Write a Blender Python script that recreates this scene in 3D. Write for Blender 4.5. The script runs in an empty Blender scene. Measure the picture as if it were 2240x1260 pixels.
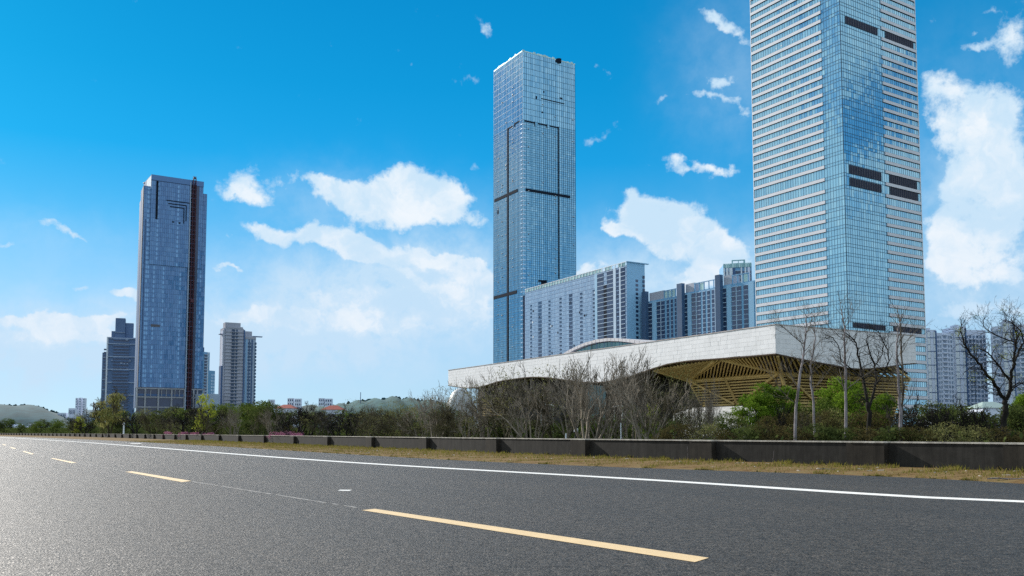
import bpy, math, random
import numpy as np
from mathutils import Vector
R = math.radians
rng = random.Random(7)
nrg = np.random.RandomState(11)
scene = bpy.context.scene
col = scene.collection

# ------------------------------------------------------------------ camera
F = 2000.0; W = 2240.0; HOR = 946.0; CAMZ = 1.1
TP = 0.0725; PITCH = math.atan(TP)
SH = (HOR - 630.0) - F * TP
cam = bpy.data.cameras.new('camera')
cam.sensor_width = 36.0; cam.lens = F / W * 36.0
cam.shift_y = SH / W; cam.clip_start = 0.1; cam.clip_end = 60000
cam_o = bpy.data.objects.new('camera', cam); col.objects.link(cam_o)
cam_o.location = (0, 0, CAMZ); cam_o.rotation_euler = (math.pi / 2 + PITCH, 0, 0)
scene.camera = cam_o

# ------------------------------------------------------------------ render settings
vs = scene.view_settings
vs.view_transform = 'Standard'; vs.look = 'None'; vs.exposure = 0.15; vs.gamma = 1.0
vs.use_curve_mapping = False
scene.cycles.max_bounces = 6; scene.cycles.diffuse_bounces = 2; scene.cycles.glossy_bounces = 3
scene.cycles.transmission_bounces = 3; scene.cycles.volume_bounces = 0
scene.cycles.sample_clamp_indirect = 4.0
scene.render.use_persistent_data = False
scene.cycles.use_denoising = False

def ray(px, py):
    xs = (px - 1120.0) / F; ys = (630.0 - py + SH) / F
    c, s = math.cos(PITCH), math.sin(PITCH)
    return Vector((xs, c - ys * s, s + ys * c))
def P(px, py, Y):
    d = ray(px, py); k = Y / d.y
    return Vector((d.x * k, Y, CAMZ + d.z * k))
def PZ(px, py, Z):
    d = ray(px, py); k = (Z - CAMZ) / d.z
    return Vector((d.x * k, d.y * k, Z))
def G(px, py): return PZ(px, py, 0.0)
def proj(p):
    c, s = math.cos(PITCH), math.sin(PITCH)
    y, z = p[1], p[2] - CAMZ
    w = y * c + z * s; u = -y * s + z * c
    return 1120 + F * p[0] / w, 630 + SH - F * u / w

# ------------------------------------------------------------------ world: sky and clouds
SUN_AZ = R(-44); SUN_EL = R(26)
sdir = Vector((math.sin(SUN_AZ) * math.cos(SUN_EL), math.cos(SUN_AZ) * math.cos(SUN_EL), math.sin(SUN_EL)))
world = bpy.data.worlds.new('World'); scene.world = world; world.use_nodes = True
nt = world.node_tree; nt.nodes.clear()
class NB:
    """short-hand for building node graphs"""
    def __init__(s, nt): s.nt = nt
    def n(s, t, **k):
        n = s.nt.nodes.new(t)
        for a, b in k.items(): setattr(n, a, b)
        return n
    def put(s, sock, v):
        if v is None: return
        if hasattr(v, 'is_output') or isinstance(v, bpy.types.NodeSocket): s.nt.links.new(v, sock)
        else: sock.default_value = v
    def m(s, op, a, b=None, c=None, clamp=False):
        n = s.n('ShaderNodeMath', operation=op); n.use_clamp = clamp
        s.put(n.inputs[0], a)
        if b is not None: s.put(n.inputs[1], b)
        if c is not None: s.put(n.inputs[2], c)
        return n.outputs[0]
    def vm(s, op, a, b=None):
        n = s.n('ShaderNodeVectorMath', operation=op)
        s.put(n.inputs[0], a)
        if b is not None: s.put(n.inputs[1], b)
        return n.outputs[0]
    def xyz(s, x, y, z):
        n = s.n('ShaderNodeCombineXYZ'); s.put(n.inputs[0], x); s.put(n.inputs[1], y); s.put(n.inputs[2], z)
        return n.outputs[0]
    def noise(s, vec, scale, detail=2, rough=0.5, dist=0.0, dim='3D', out=0):
        n = s.n('ShaderNodeTexNoise', noise_dimensions=dim)
        if vec is not None: s.put(n.inputs['Vector'], vec)
        n.inputs['Scale'].default_value = scale; n.inputs['Detail'].default_value = detail
        n.inputs['Roughness'].default_value = rough; n.inputs['Distortion'].default_value = dist
        return n.outputs[out]
    def mix(s, f, a, b, blend='MIX'):
        n = s.n('ShaderNodeMix', data_type='RGBA', blend_type=blend)
        s.put(n.inputs[0], f); s.put(n.inputs[6], a); s.put(n.inputs[7], b)
        return n.outputs[2]
    def ramp(s, f, stops, interp='LINEAR'):
        n = s.n('ShaderNodeValToRGB'); r = n.color_ramp; r.interpolation = interp
        while len(r.elements) < len(stops): r.elements.new(0.5)
        for e, (p, c) in zip(r.elements, stops):
            e.position = p; e.color = c if len(c) == 4 else (c[0], c[1], c[2], 1)
        s.put(n.inputs[0], f); return n.outputs[0]
    def mapr(s, v, a, b, c=0.0, d=1.0, smooth=True):
        n = s.n('ShaderNodeMapRange', interpolation_type='SMOOTHSTEP' if smooth else 'LINEAR')
        s.put(n.inputs[0], v); s.put(n.inputs[1], a); s.put(n.inputs[2], b); s.put(n.inputs[3], c); s.put(n.inputs[4], d)
        return n.outputs[0]
b = NB(nt)
sky = b.n('ShaderNodeTexSky', sky_type='NISHITA'); sky.sun_disc = False
sky.sun_elevation = SUN_EL; sky.sun_rotation = SUN_AZ
sky.altitude = 0; sky.air_density = 1.0; sky.dust_density = 0.3; sky.ozone_density = 3.0
tc = b.n('ShaderNodeTexCoord')
sep = b.n('ShaderNodeSeparateXYZ'); nt.links.new(tc.outputs['Generated'], sep.inputs[0])
az = b.m('ARCTAN2', sep.outputs[0], sep.outputs[1])
el = b.m('ARCSINE', sep.outputs[2])
SKYS = 0.10
# elevation grade of the Nishita colour (deeper blue aloft, pale at the horizon)
elp = b.m('DIVIDE', b.m('MAXIMUM', el, 0.0), math.pi / 2)
grade = b.ramp(elp, [(0.0,(.62,.95,1.5)),(.047,(.72,1.0,1.3)),(.103,(.68,1.15,1.36)),(.14,(.37,1.2,1.44)),(.184,(.10,1.2,1.5)),(.295,(.05,1.16,1.47)),(.6,(.05,.95,1.3)),(1,(.05,.85,1.2))])
tint = b.ramp(elp, [(0.0,(.60,.79,.95)),(.047,(.48,.73,.95)),(.103,(.22,.57,.91)),(.14,(.075,.45,.85)),(.184,(.012,.36,.78)),(.233,(.003,.31,.69)),(.295,(.002,.265,.62)),(.6,(.006,.18,.5)),(1,(.006,.14,.42))])
skyc = b.mix(1.0, sky.outputs[0], grade, 'MULTIPLY')
# clouds: (px, py, rx, ry, tilt deg, weight) measured on the photograph, turned into sky directions
CL = [(545,392,44,34,0,1.1),(560,425,56,13,8,.6),(518,412,26,10,0,.7),
 (690,400,40,16,18,1.0),(740,432,60,24,12,1.05),(800,440,60,30,8,1.0),(880,398,50,26,-12,1.1),(930,405,52,30,15,1.1),(900,450,90,32,8,.9),(975,440,34,36,40,1.0),(1040,492,36,11,12,.75),(850,492,50,12,0,.5),
 (590,502,44,15,12,1.0),(660,520,56,22,6,1.05),(735,515,52,24,6,1.1),(790,545,40,22,35,1.0),(850,560,56,24,15,.8),(900,540,36,14,0,.6),(930,575,50,16,5,.95),(985,575,60,22,8,1.05),(1040,595,40,30,20,1.0),(890,615,50,12,30,.7),(990,640,60,30,0,.7),(1050,660,30,50,0,.75),(840,640,80,24,0,.6),(700,650,60,18,0,.6),(650,690,120,26,0,.62),(520,700,70,14,0,.65),(560,730,80,24,0,.5),(800,710,120,30,0,.5),(960,720,100,34,0,.5),
 (118,502,38,12,5,.9),(160,520,20,6,30,.5),(215,545,44,14,20,.5),(262,634,26,10,0,.95),(300,640,30,10,0,.7),(155,624,20,6,8,.6),(522,600,34,7,4,.85),(508,520,9,14,0,.6),(5,534,20,10,0,.9),
 (40,695,80,16,0,.95),(120,700,60,18,4,.95),(200,715,70,20,5,.9),(250,690,50,12,-10,.7),(60,740,140,22,0,.65),(290,740,60,20,0,.5),
 (1410,450,40,22,0,1.0),(1440,480,60,30,20,1.1),(1500,470,52,30,20,1.05),(1550,510,56,30,30,1.1),(1600,550,44,32,25,1.05),(1370,505,34,20,0,.9),(1450,545,56,22,10,.9),(1340,490,16,10,20,.6),(1560,590,60,20,0,.9),(1400,412,14,12,40,.6),(1280,582,34,14,0,1.0),(1330,600,30,8,0,.6),(1500,620,70,18,0,.6),(1470,500,60,40,20,.8),(1600,590,50,30,0,.9),(1390,440,30,24,0,.6),(1350,500,26,16,0,.6),(890,455,80,30,0,.5),(780,560,60,20,20,.7),
 (1480,342,26,12,10,.95),(1520,362,44,8,8,.75),(1580,375,30,9,22,.8),(1300,294,38,10,-12,.7),(1350,264,12,10,0,.55),(1562,182,22,14,-25,1.0),(1545,215,34,9,5,.75),(1610,235,34,12,30,.85),(1470,208,22,8,-20,.6),(1575,38,44,16,12,.8),(1605,72,34,14,35,.7),(1555,20,20,8,0,.4),(1460,85,16,16,40,.42),(1645,140,14,44,0,.9),
 (1066,74,24,8,48,.85),(870,112,20,7,5,.45),(905,132,8,6,0,.4),(1046,380,18,10,45,.65),(1335,165,18,8,25,.45),(1298,152,8,6,20,.4),(1030,170,22,6,0,.4),(1400,175,8,6,0,.35),
 (2130,108,46,11,0,.95),(2115,78,16,8,0,.5),(2060,190,44,26,10,1.0),(2040,250,30,30,0,.7),(2150,215,50,30,0,1.0),(2200,230,60,40,0,1.1),(2070,290,50,40,0,.95),(2140,330,60,60,0,.95),(2210,340,60,60,0,1.0),(2080,400,40,40,0,.85),(2150,430,60,40,0,1.0),(2210,470,60,60,0,1.05),(2060,500,40,40,-15,1.1),(2120,530,60,40,0,1.1),(2060,580,40,40,0,1.1),(2150,600,90,40,0,1.05),(2220,80,36,50,0,1.0),(2130,690,110,24,0,.9),(2040,160,24,12,0,.55),(2160,14,16,8,0,.5),(2080,15,10,6,0,.3)]
vec = b.xyz(az, el, 0.0)
w1 = b.noise(vec, 9.0, 4, 0.6, 0, '3D', 1)
w2 = b.noise(vec, 34.0, 5, 0.62, 0, '3D', 1)
off = b.vm('ADD', b.vm('MULTIPLY', b.vm('SUBTRACT', w1, (.5, .5, .5)), (.075, .05, 0)), b.vm('MULTIPLY', b.vm('SUBTRACT', w2, (.5, .5, .5)), (.028, .022, 0)))
wv = b.vm('ADD', vec, off)
ws = b.n('ShaderNodeSeparateXYZ'); nt.links.new(wv, ws.inputs[0])
tot = None
CL = [(x, y, rx * 1.16, ry * 1.2, t_, w_ if (y < 585 or x < 20) else min(1.1, w_ * 1.25 + .12)) for (x, y, rx, ry, t_, w_) in CL]
for (x, y, rx, ry, tilt, wt) in CL:
    d0 = ray(x, y).normalized(); a0 = math.atan2(d0.x, d0.y); e0 = math.asin(d0.z)
    dx = ray(x + rx, y).normalized(); sa = abs(math.atan2(dx.x, dx.y) - a0) * 1.05
    dy = ray(x, y - ry).normalized(); se = abs(math.asin(dy.z) - e0) * 1.05
    t = R(-tilt); ct, st = math.cos(t), math.sin(t)
    u = b.m('SUBTRACT', ws.outputs[0], a0); v = b.m('SUBTRACT', ws.outputs[1], e0)
    p = b.m('MULTIPLY_ADD', u, ct / sa, b.m('MULTIPLY', v, st / sa))
    q = b.m('MULTIPLY_ADD', u, -st / se, b.m('MULTIPLY', v, ct / se))
    g = b.m('MULTIPLY', b.m('EXPONENT', b.m('MULTIPLY', b.m('ADD', b.m('MULTIPLY', p, p), b.m('MULTIPLY', q, q)), -1.05)), wt)
    tot = g if tot is None else b.m('ADD', tot, g)
# rest of the sky, outside the frame: unseen clouds thickened to brighten shaded faces
dirv = tc.outputs['Generated']
gen = b.mapr(b.noise(b.vm('MULTIPLY', dirv, (1, 1, 2.2)), 2.3, 5, 0.58, 0.4), 0.31, 0.47, 0.0, 1.3)
outw = b.mapr(b.m('ABSOLUTE', az), 0.52, 0.72)
outh = b.mapr(el, 0.50, 0.66)
outm = b.m('MAXIMUM', outw, outh)
gen = b.m('MULTIPLY', gen, outm)
tot = b.m('ADD', tot, gen)
fb = b.noise(vec, 26.0, 7, 0.62, 0.25)
fb2 = b.noise(vec, 90.0, 5, 0.65, 0.1)
dens = b.m('ADD', b.m('MINIMUM', tot, 1.3), b.m('ADD', b.m('MULTIPLY', b.m('SUBTRACT', fb, 0.5), 1.75), b.m('MULTIPLY', b.m('SUBTRACT', fb2, 0.5), 0.9)))
mask = b.m('MULTIPLY', b.mapr(dens, 0.30, 1.12), 0.97)
veil = None
for (x, y, rx, ry, wt) in [(820,680,330,120,1.0),(960,600,150,90,.6),(60,760,300,90,.95),(1490,610,260,100,.8),(2150,560,170,260,.6),(1600,150,110,160,.2),(760,440,200,70,.25),(520,750,260,70,.7),(60,520,180,60,.15)]:
    d0 = ray(x, y).normalized(); a0 = math.atan2(d0.x, d0.y); e0 = math.asin(d0.z); sa = rx / F; se = ry / F
    p = b.m('DIVIDE', b.m('SUBTRACT', ws.outputs[0], a0), sa); q = b.m('DIVIDE', b.m('SUBTRACT', ws.outputs[1], e0), se)
    g = b.m('MULTIPLY', b.m('EXPONENT', b.m('MULTIPLY', b.m('ADD', b.m('MULTIPLY', p, p), b.m('MULTIPLY', q, q)), -1.0)), wt)
    veil = g if veil is None else b.m('ADD', veil, g)
veil = b.m('MULTIPLY', veil, b.mapr(fb, .32, .62, .45, 1.15, False))
mask = b.m('MAXIMUM', mask, b.m('MINIMUM', b.m('MULTIPLY', veil, 1.15), .88))
shade = b.mapr(b.noise(wv, 15.0, 5, 0.6, 0.3), 0.38, 0.66)
shade = b.m('MULTIPLY', shade, b.mapr(dens, 0.5, 1.3))
elf = b.mapr(el, 0.02, 0.30)
cloud_hi = b.mix(elf, (0.80, 0.88, 0.97, 1), (0.90, 0.95, 0.995, 1))
cloud_lo = b.mix(elf, (0.58, 0.76, 0.94, 1), (0.60, 0.79, 0.95, 1))
cloudc = b.mix(shade, cloud_lo, cloud_hi)
skyS = b.vm('MULTIPLY', skyc, (SKYS * .66, SKYS * .80, SKYS * .86))
skyM = b.mix(0.68, skyS, tint)
final = b.mix(mask, skyM, cloudc)
bg = b.n('ShaderNodeBackground'); nt.links.new(final, bg.inputs[0]); bg.inputs[1].default_value = 0.91
wo = b.n('ShaderNodeOutputWorld'); nt.links.new(bg.outputs[0], wo.inputs[0])
world.cycles.sampling_method = 'MANUAL'; world.cycles.sample_map_resolution = 1024

# ------------------------------------------------------------------ sun
sl = bpy.data.lights.new('sun', 'SUN'); sl.energy = 5.0; sl.angle = R(0.53); sl.color = (1.0, 0.95, 0.88)
so = bpy.data.objects.new('sun', sl); col.objects.link(so)
so.rotation_euler = sdir.to_track_quat('Z', 'Y').to_euler(); so.location = (-50, 20, 80)

# ------------------------------------------------------------------ mesh helpers
class MB:
    """collects faces and builds one mesh"""
    def __init__(s): s.v = []; s.f = []; s.mi = []; s.t = []
    def quad(s, a, b, c, d, mi=0, t=0.0):
        k = len(s.v); s.v += [a, b, c, d]; s.f.append((k, k + 1, k + 2, k + 3)); s.mi.append(mi); s.t.append(t)
    def tri(s, a, b, c, mi=0, t=0.0):
        k = len(s.v); s.v += [a, b, c]; s.f.append((k, k + 1, k + 2)); s.mi.append(mi); s.t.append(t)
    def hexa(s, p, mi=0, t=0.0, skip=()):
        # p: 8 corners, bottom ring 0-3 counter-clockwise from above, top ring 4-7
        k = len(s.v); s.v += [tuple(q) for q in p]
        F6 = ((0, 3, 2, 1), (4, 5, 6, 7), (0, 1, 5, 4), (1, 2, 6, 5), (2, 3, 7, 6), (3, 0, 4, 7))
        for i, f in enumerate(F6):
            if i in skip: continue
            s.f.append(tuple(k + j for j in f)); s.mi.append(mi); s.t.append(t)
    def box(s, x0, x1, y0, y1, z0, z1, mi=0, t=0.0):
        s.hexa([(x0, y0, z0), (x1, y0, z0), (x1, y1, z0), (x0, y1, z0), (x0, y0, z1), (x1, y0, z1), (x1, y1, z1), (x0, y1, z1)], mi, t)
    def tube(s, pts, rad, n=5, mi=0, t=0.0, cap=True):
        k0 = len(s.v); m = len(pts)
        for i, p in enumerate(pts):
            d = (pts[min(i + 1, m - 1)] - pts[max(i - 1, 0)])
            d = d.normalized() if d.length > 1e-9 else Vector((0, 0, 1))
            u = d.cross(Vector((0.31, 0.95, 0.05)))
            if u.length < 0.05: u = d.cross(Vector((1, 0, 0)))
            u.normalize(); w = d.cross(u)
            for j in range(n):
                a = 2 * math.pi * j / n
                s.v.append(tuple(p + (u * math.cos(a) + w * math.sin(a)) * rad[i]))
        for i in range(m - 1):
            for j in range(n):
                a = k0 + i * n + j; c = k0 + i * n + (j + 1) % n
                s.f.append((a, c, c + n, a + n)); s.mi.append(mi); s.t.append(t)
        if cap:
            s.f.append(tuple(k0 + (m - 1) * n + j for j in range(n))); s.mi.append(mi); s.t.append(t)
    def bar(s, a, c, w, h=None, mi=0, t=0.0, up=Vector((0, 0, 1))):
        """a square bar from a to c, w wide and h high"""
        h = w if h is None else h
        a = Vector(a); c = Vector(c); d = (c - a).normalized()
        sd = d.cross(up)
        if sd.length < 1e-3: sd = d.cross(Vector((0, 1, 0)))
        sd.normalize(); u = sd.cross(d); sd = sd * (w / 2); u = u * (h / 2)
        s.hexa([a - sd - u, a + sd - u, c + sd - u, c - sd - u, a - sd + u, a + sd + u, c + sd + u, c - sd + u], mi, t)
    def mesh(s, name, mats, smooth=False):
        me = bpy.data.meshes.new(name)
        me.from_pydata([tuple(v) for v in s.v], [], s.f)
        for m in mats: me.materials.append(m)
        if len(mats) > 1: me.polygons.foreach_set('material_index', s.mi)
        if any(s.t):
            at = me.attributes.new('tint', 'FLOAT', 'FACE'); at.data.foreach_set('value', s.t)
        if smooth: me.polygons.foreach_set('use_smooth', [True] * len(s.f))
        me.update(); return me
    def build(s, name, mats, parent=None, smooth=False):
        if not isinstance(mats, (list, tuple)): mats = [mats]
        return link(name, s.mesh(name, mats, smooth), parent)
def link(name, me, parent=None, loc=None):
    o = bpy.data.objects.new(name, me); col.objects.link(o)
    if parent is not None: o.parent = parent
    if loc is not None: o.location = loc
    return o
def tag(o, label=None, cat=None, group=None, kind=None):
    if label: o['label'] = label
    if cat: o['category'] = cat
    if group: o['group'] = group
    if kind: o['kind'] = kind
    return o
def thing(name, label, cat, loc=(0, 0, 0), group=None, rz=0.0):
    o = bpy.data.objects.new(name, None); col.objects.link(o)
    o.location = loc; o.rotation_euler = (0, 0, rz); o.empty_display_size = 0.5
    return tag(o, label, cat, group)
def grid_mesh(name, V, nu, nv, mats, smooth=True):
    """V: (nu*nv,3) array laid out u-major"""
    idx = np.arange(nu * nv).reshape(nu, nv)
    f = np.stack([idx[:-1, :-1], idx[1:, :-1], idx[1:, 1:], idx[:-1, 1:]], -1).reshape(-1, 4)
    return np_mesh(name, V, f, mats, smooth)
def np_mesh(name, V, f, mats, smooth=False, tint=None, mi=None):
    f = np.asarray(f); n, k = f.shape
    me = bpy.data.meshes.new(name)
    me.vertices.add(len(V)); me.vertices.foreach_set('co', np.asarray(V, 'f').ravel())
    me.loops.add(n * k); me.loops.foreach_set('vertex_index', f.astype('i').ravel())
    me.polygons.add(n); me.polygons.foreach_set('loop_start', np.arange(n, dtype='i') * k)
    me.polygons.foreach_set('loop_total', np.full(n, k, 'i'))
    for m in mats: me.materials.append(m)
    if mi is not None: me.polygons.foreach_set('material_index', np.asarray(mi, 'i'))
    me.update(calc_edges=True)
    if tint is not None:
        at = me.attributes.new('tint', 'FLOAT', 'FACE'); at.data.foreach_set('value', np.asarray(tint, 'f'))
    if smooth: me.polygons.foreach_set('use_smooth', np.ones(n, bool))
    me.validate(); return me

# ------------------------------------------------------------------ materials
def new_mat(name):
    m = bpy.data.materials.new(name); m.use_nodes = True
    b = NB(m.node_tree); pb = m.node_tree.nodes['Principled BSDF']
    return m, b, pb
def obj_co(b): return b.n('ShaderNodeTexCoord').outputs['Object']
def geo_pos(b): return b.n('ShaderNodeNewGeometry').outputs['Position']
def attr(b, name='tint'):
    a = b.n('ShaderNodeAttribute', attribute_name=name); return a.outputs['Fac']
def simple(name, c, rough=0.8, var=0.12, scale=1.5, metal=0.0, spec=0.3, bump=0.0, coords='Position'):
    m, b, pb = new_mat(name)
    v = geo_pos(b)
    nz = b.noise(v, scale, 4, 0.6)
    k = b.mapr(nz, 0.3, 0.7, 1 - var, 1 + var, False)
    cc = b.vm('MULTIPLY', (c[0], c[1], c[2]), b.xyz(k, k, k))
    b.put(pb.inputs['Base Color'], cc)
    pb.inputs['Roughness'].default_value = rough; pb.inputs['Metallic'].default_value = metal
    pb.inputs['Specular IOR Level'].default_value = spec
    if bump:
        bp = b.n('ShaderNodeBump'); bp.inputs['Strength'].default_value = bump; bp.inputs['Distance'].default_value = 0.02
        b.put(bp.inputs['Height'], nz); b.put(pb.inputs['Normal'], bp.outputs[0])
    return m
def glass(name, lo, hi, metal=0.6, rough=0.07, wav=0.0, wscale=0.02):
    """coated curtain-wall glass; each pane has its own tint from the 'tint' attribute"""
    m, b, pb = new_mat(name)
    t = attr(b)
    big = b.noise(geo_pos(b), wscale, 3, 0.6)
    f = b.m('ADD', b.m('MULTIPLY', t, 0.75), b.m('MULTIPLY', big, 0.25), clamp=True)
    b.put(pb.inputs['Base Color'], b.mix(f, (*lo, 1), (*hi, 1)))
    pb.inputs['Metallic'].default_value = metal; pb.inputs['Roughness'].default_value = rough
    pb.inputs['Specular IOR Level'].default_value = 0.8
    if wav:
        bp = b.n('ShaderNodeBump'); bp.inputs['Strength'].default_value = wav; bp.inputs['Distance'].default_value = 0.3
        b.put(bp.inputs['Height'], b.noise(geo_pos(b), 0.35, 2, 0.5)); b.put(pb.inputs['Normal'], bp.outputs[0])
    return m
M = {}
M['glassC'] = glass('tower_glass_teal', (.22, .46, .62), (.42, .72, .84), 0.62, 0.06, 0.05)
M['glassB'] = glass('tower_glass_blue', (.060, .27, .47), (.33, .62, .82), 0.62, 0.06, 0.05)
M['glassA'] = glass('tower_glass_slate', (.038, .125, .30), (.18, .38, .64), 0.35, 0.12, 0.05, 0.012)
M['glassD'] = glass('slab_glass_pale', (.20, .34, .52), (.52, .66, .82), 0.30, 0.22, 0.04)
M['glassDark'] = glass('dark_window_glass', (.015, .03, .075), (.06, .10, .19), 0.25, 0.12, 0.03)
M['glassMid'] = glass('grey_blue_window_glass', (.09, .14, .22), (.26, .36, .48), 0.2, 0.15, 0.03)
M['glassHall'] = glass('hall_glass', (.03, .10, .10), (.10, .25, .26), 0.3, 0.1)
M['mull'] = simple('mullion_dark_blue', (.035, .10, .17), 0.5, .1, .3, .3)
M['mullB'] = simple('mullion_blue_grey', (.022, .085, .15), 0.5, .1, .3, .3)
M['band'] = simple('white_spandrel_panel', (.66, .66, .71), 0.5, .05, .15)
M['shadow_gap'] = simple('dark_recess_metal', (.012, .019, .034), 0.9, .1, .5, 0, .1)
M['louvre'] = simple('louvre_fin_bronze', (.12, .12, .14), 0.6, .15, .5, .2)
M['whitemetal'] = simple('white_painted_metal', (.72, .76, .80), 0.45, .04, .3)
M['sidewall'] = simple('pale_blue_rendered_wall', (.27, .47, .66), 0.7, .04, .05)
M['concrete'] = simple('bare_concrete', (.33, .34, .37), 0.9, .2, .25)
M['slate'] = simple('slate_blue_cladding', (.065, .125, .26), 0.6, .12, .1)
M['slatelite'] = simple('pale_slate_trim', (.36, .44, .56), 0.6, .1, .1)
M['aptblue'] = simple('blue_wall_render', (.17, .36, .56), 0.7, .07, .06)
M['aptdark'] = simple('dark_blue_core_wall', (.06, .11, .20), 0.75, .08, .06)
M['aptwhite'] = simple('white_wall_render', (.66, .71, .84), 0.8, .06, .06)
M['aptcream'] = simple('warm_grey_render', (.40, .41, .48), 0.8, .08, .06)
M['greenglass'] = glass('green_parapet_glass', (.16, .34, .36), (.50, .68, .66), 0.25, 0.2)
M['redsteel'] = simple('red_oxide_steel', (.095, .035, .045), 0.7, .3, .8)
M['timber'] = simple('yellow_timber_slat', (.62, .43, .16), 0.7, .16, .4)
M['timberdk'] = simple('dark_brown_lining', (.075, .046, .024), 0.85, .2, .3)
M['tilemat'] = None
M['greenroof'] = simple('pale_green_metal_roof', (.30, .38, .35), .6, .05, .2)
M['paleblue'] = simple('pale_blue_pier', (.40, .52, .66), .6, .05, .1)
M['slateG'] = simple('grey_blue_cladding', (.12, .19, .32), .6, .1, .1)
M['louvre_back'] = simple('louvre_box_grey', (.035, .042, .07), .8, .1, .5, 0, .2)
M['redroof'] = simple('red_tile_roof', (.30, .07, .05), 0.8, .2, 1)

def tile_material():
    m, b, pb = new_mat('white_stone_tile')
    t = attr(b); v = geo_pos(b)
    st = b.noise(b.vm('MULTIPLY', v, (1, 1, .18)), 1.4, 4, 0.65)
    k = b.m('ADD', b.mapr(st, .3, .7, .93, 1.04, False), b.m('MULTIPLY', b.m('SUBTRACT', t, .5), .10))
    b.put(pb.inputs['Base Color'], b.vm('MULTIPLY', (.80, .78, .785), b.xyz(k, k, k)))
    pb.inputs['Roughness'].default_value = 0.55
    return m
M['tilemat'] = tile_material()

def leaf_mat(name, c0, c1, trans=0.25):
    m, b, pb = new_mat(name)
    t = attr(b)
    oi = b.n('ShaderNodeObjectInfo')
    nz = b.noise(geo_pos(b), 1.3, 2, 0.5)
    f = b.m('ADD', b.m('MULTIPLY', t, .6), b.m('ADD', b.m('MULTIPLY', nz, .5), b.m('MULTIPLY', b.m('SUBTRACT', oi.outputs['Random'], .6), .35)), clamp=True)
    c = b.mix(f, (*c0, 1), (*c1, 1))
    nt = m.node_tree; nt.nodes.remove(pb)
    d = b.n('ShaderNodeBsdfDiffuse'); tr = b.n('ShaderNodeBsdfTranslucent'); mx = b.n('ShaderNodeMixShader')
    b.put(d.inputs[0], c); b.put(tr.inputs[0], c); mx.inputs[0].default_value = trans
    nt.links.new(d.outputs[0], mx.inputs[1]); nt.links.new(tr.outputs[0], mx.inputs[2])
    nt.links.new(mx.outputs[0], nt.nodes['Material Output'].inputs[0])
    return m
M['leaf_bright'] = leaf_mat('bright_green_leaves', (.025, .060, .008), (.22, .33, .035), .35)
M['leaf_green'] = leaf_mat('green_leaves', (.022, .045, .010), (.17, .22, .045))
M['leaf_dark'] = leaf_mat('dark_green_leaves', (.014, .026, .010), (.12, .145, .042))
M['leaf_olive'] = leaf_mat('olive_leaves', (.05, .055, .02), (.27, .26, .10))
M['leaf_brown'] = leaf_mat('rust_and_green_leaves', (.022, .030, .009), (.13, .10, .042))
M['leaf_yellow'] = leaf_mat('yellow_green_leaves', (.12, .15, .02), (.38, .42, .06), .4)
M['leaf_lime'] = leaf_mat('yellow_catkins', (.16, .16, .05), (.36, .34, .12), .3)
M['blossom'] = leaf_mat('pink_blossom', (.25, .07, .14), (.62, .28, .42), .3)
def bark(name, a, c, sc=3.0):
    m, b, pb = new_mat(name)
    v = b.vm('MULTIPLY', obj_co(b), (1, 1, .35))
    n = b.noise(v, sc, 4, .65)
    b.put(pb.inputs['Base Color'], b.ramp(n, [(.35, a), (.62, c)]))
    pb.inputs['Roughness'].default_value = .9; pb.inputs['Specular IOR Level'].default_value = .15
    return m
M['bark_pale'] = bark('pale_patchy_bark', (.08, .065, .06), (.32, .29, .30), 5)
M['bark_grey'] = bark('grey_brown_bark', (.05, .042, .034), (.18, .155, .125), 5)
M['bark_dark'] = bark('near_black_bark', (.009, .008, .007), (.03, .026, .022), 5)
M['bark_olive'] = bark('olive_brown_bark', (.035, .030, .016), (.13, .11, .065), 5)
M['bark_red'] = bark('reddish_twig_bark', (.05, .028, .022), (.13, .075, .06), 5)

# ------------------------------------------------------------------ road, verge and wall lines (from the photograph, laid on the ground plane)
def curve_fn(pts, deg=3):
    x = np.array([p[0] for p in pts], float); y = np.log(np.array([p[1] for p in pts]) - HOR)
    c = np.polyfit(x / 1000, y, deg); return lambda q: HOR + float(np.exp(np.polyval(c, q / 1000)))
f_wall = curve_fn([(2240,1035),(1942,1027),(1566,1012),(1291,1001),(1094,993),(941,987),(820,981.5),(722,977.5),(648,974),(582,971.5),(484,968),(410,964.5),(359,962),(285,959),(223,956.5),(100,953.5),(0,952)], 4)
f_edge = curve_fn([(2240,1056.6),(1947,1044),(1830,1040),(1499,1024),(1000,1005),(735,992.4),(480,980),(357,970.5),(223,961),(112,957),(0,955.3)], 4)
f_line = curve_fn([(2240,1097.5),(1570,1059),(1120,1033.5),(1000,1025),(735,1008.6),(500,993),(357,981.7),(223,970.6),(112,962),(0,957)], 4)
def smooth_line(fn, x0=2240, x1=0, n=60):
    # sample so that the points are evenly spread on the ground, then smooth
    xs = np.linspace(x0, x1, 400); g = np.array([G(x, fn(x))[:2] for x in xs])
    s = np.concatenate([[0], np.cumsum(np.linalg.norm(np.diff(g, axis=0), axis=1))])
    q = np.linspace(0, 1, n) ** 1.5 * s[-1]
    p = np.stack([np.interp(q, s, g[:, i]) for i in (0, 1)], 1)
    for _ in range(3):
        p[1:-1] = .25 * p[:-2] + .5 * p[1:-1] + .25 * p[2:]
    a = p[0] + (p[0] - p[3]) / np.linalg.norm(p[0] - p[3]) * np.array([[60], [30], [12], [5]])
    e = p[-1] + (p[-1] - p[-4]) / np.linalg.norm(p[-1] - p[-4]) * np.array([[30], [120], [300], [700]])
    return np.concatenate([a, p, e])
LW = smooth_line(f_wall); LE = smooth_line(f_edge); LL = smooth_line(f_line)
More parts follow.
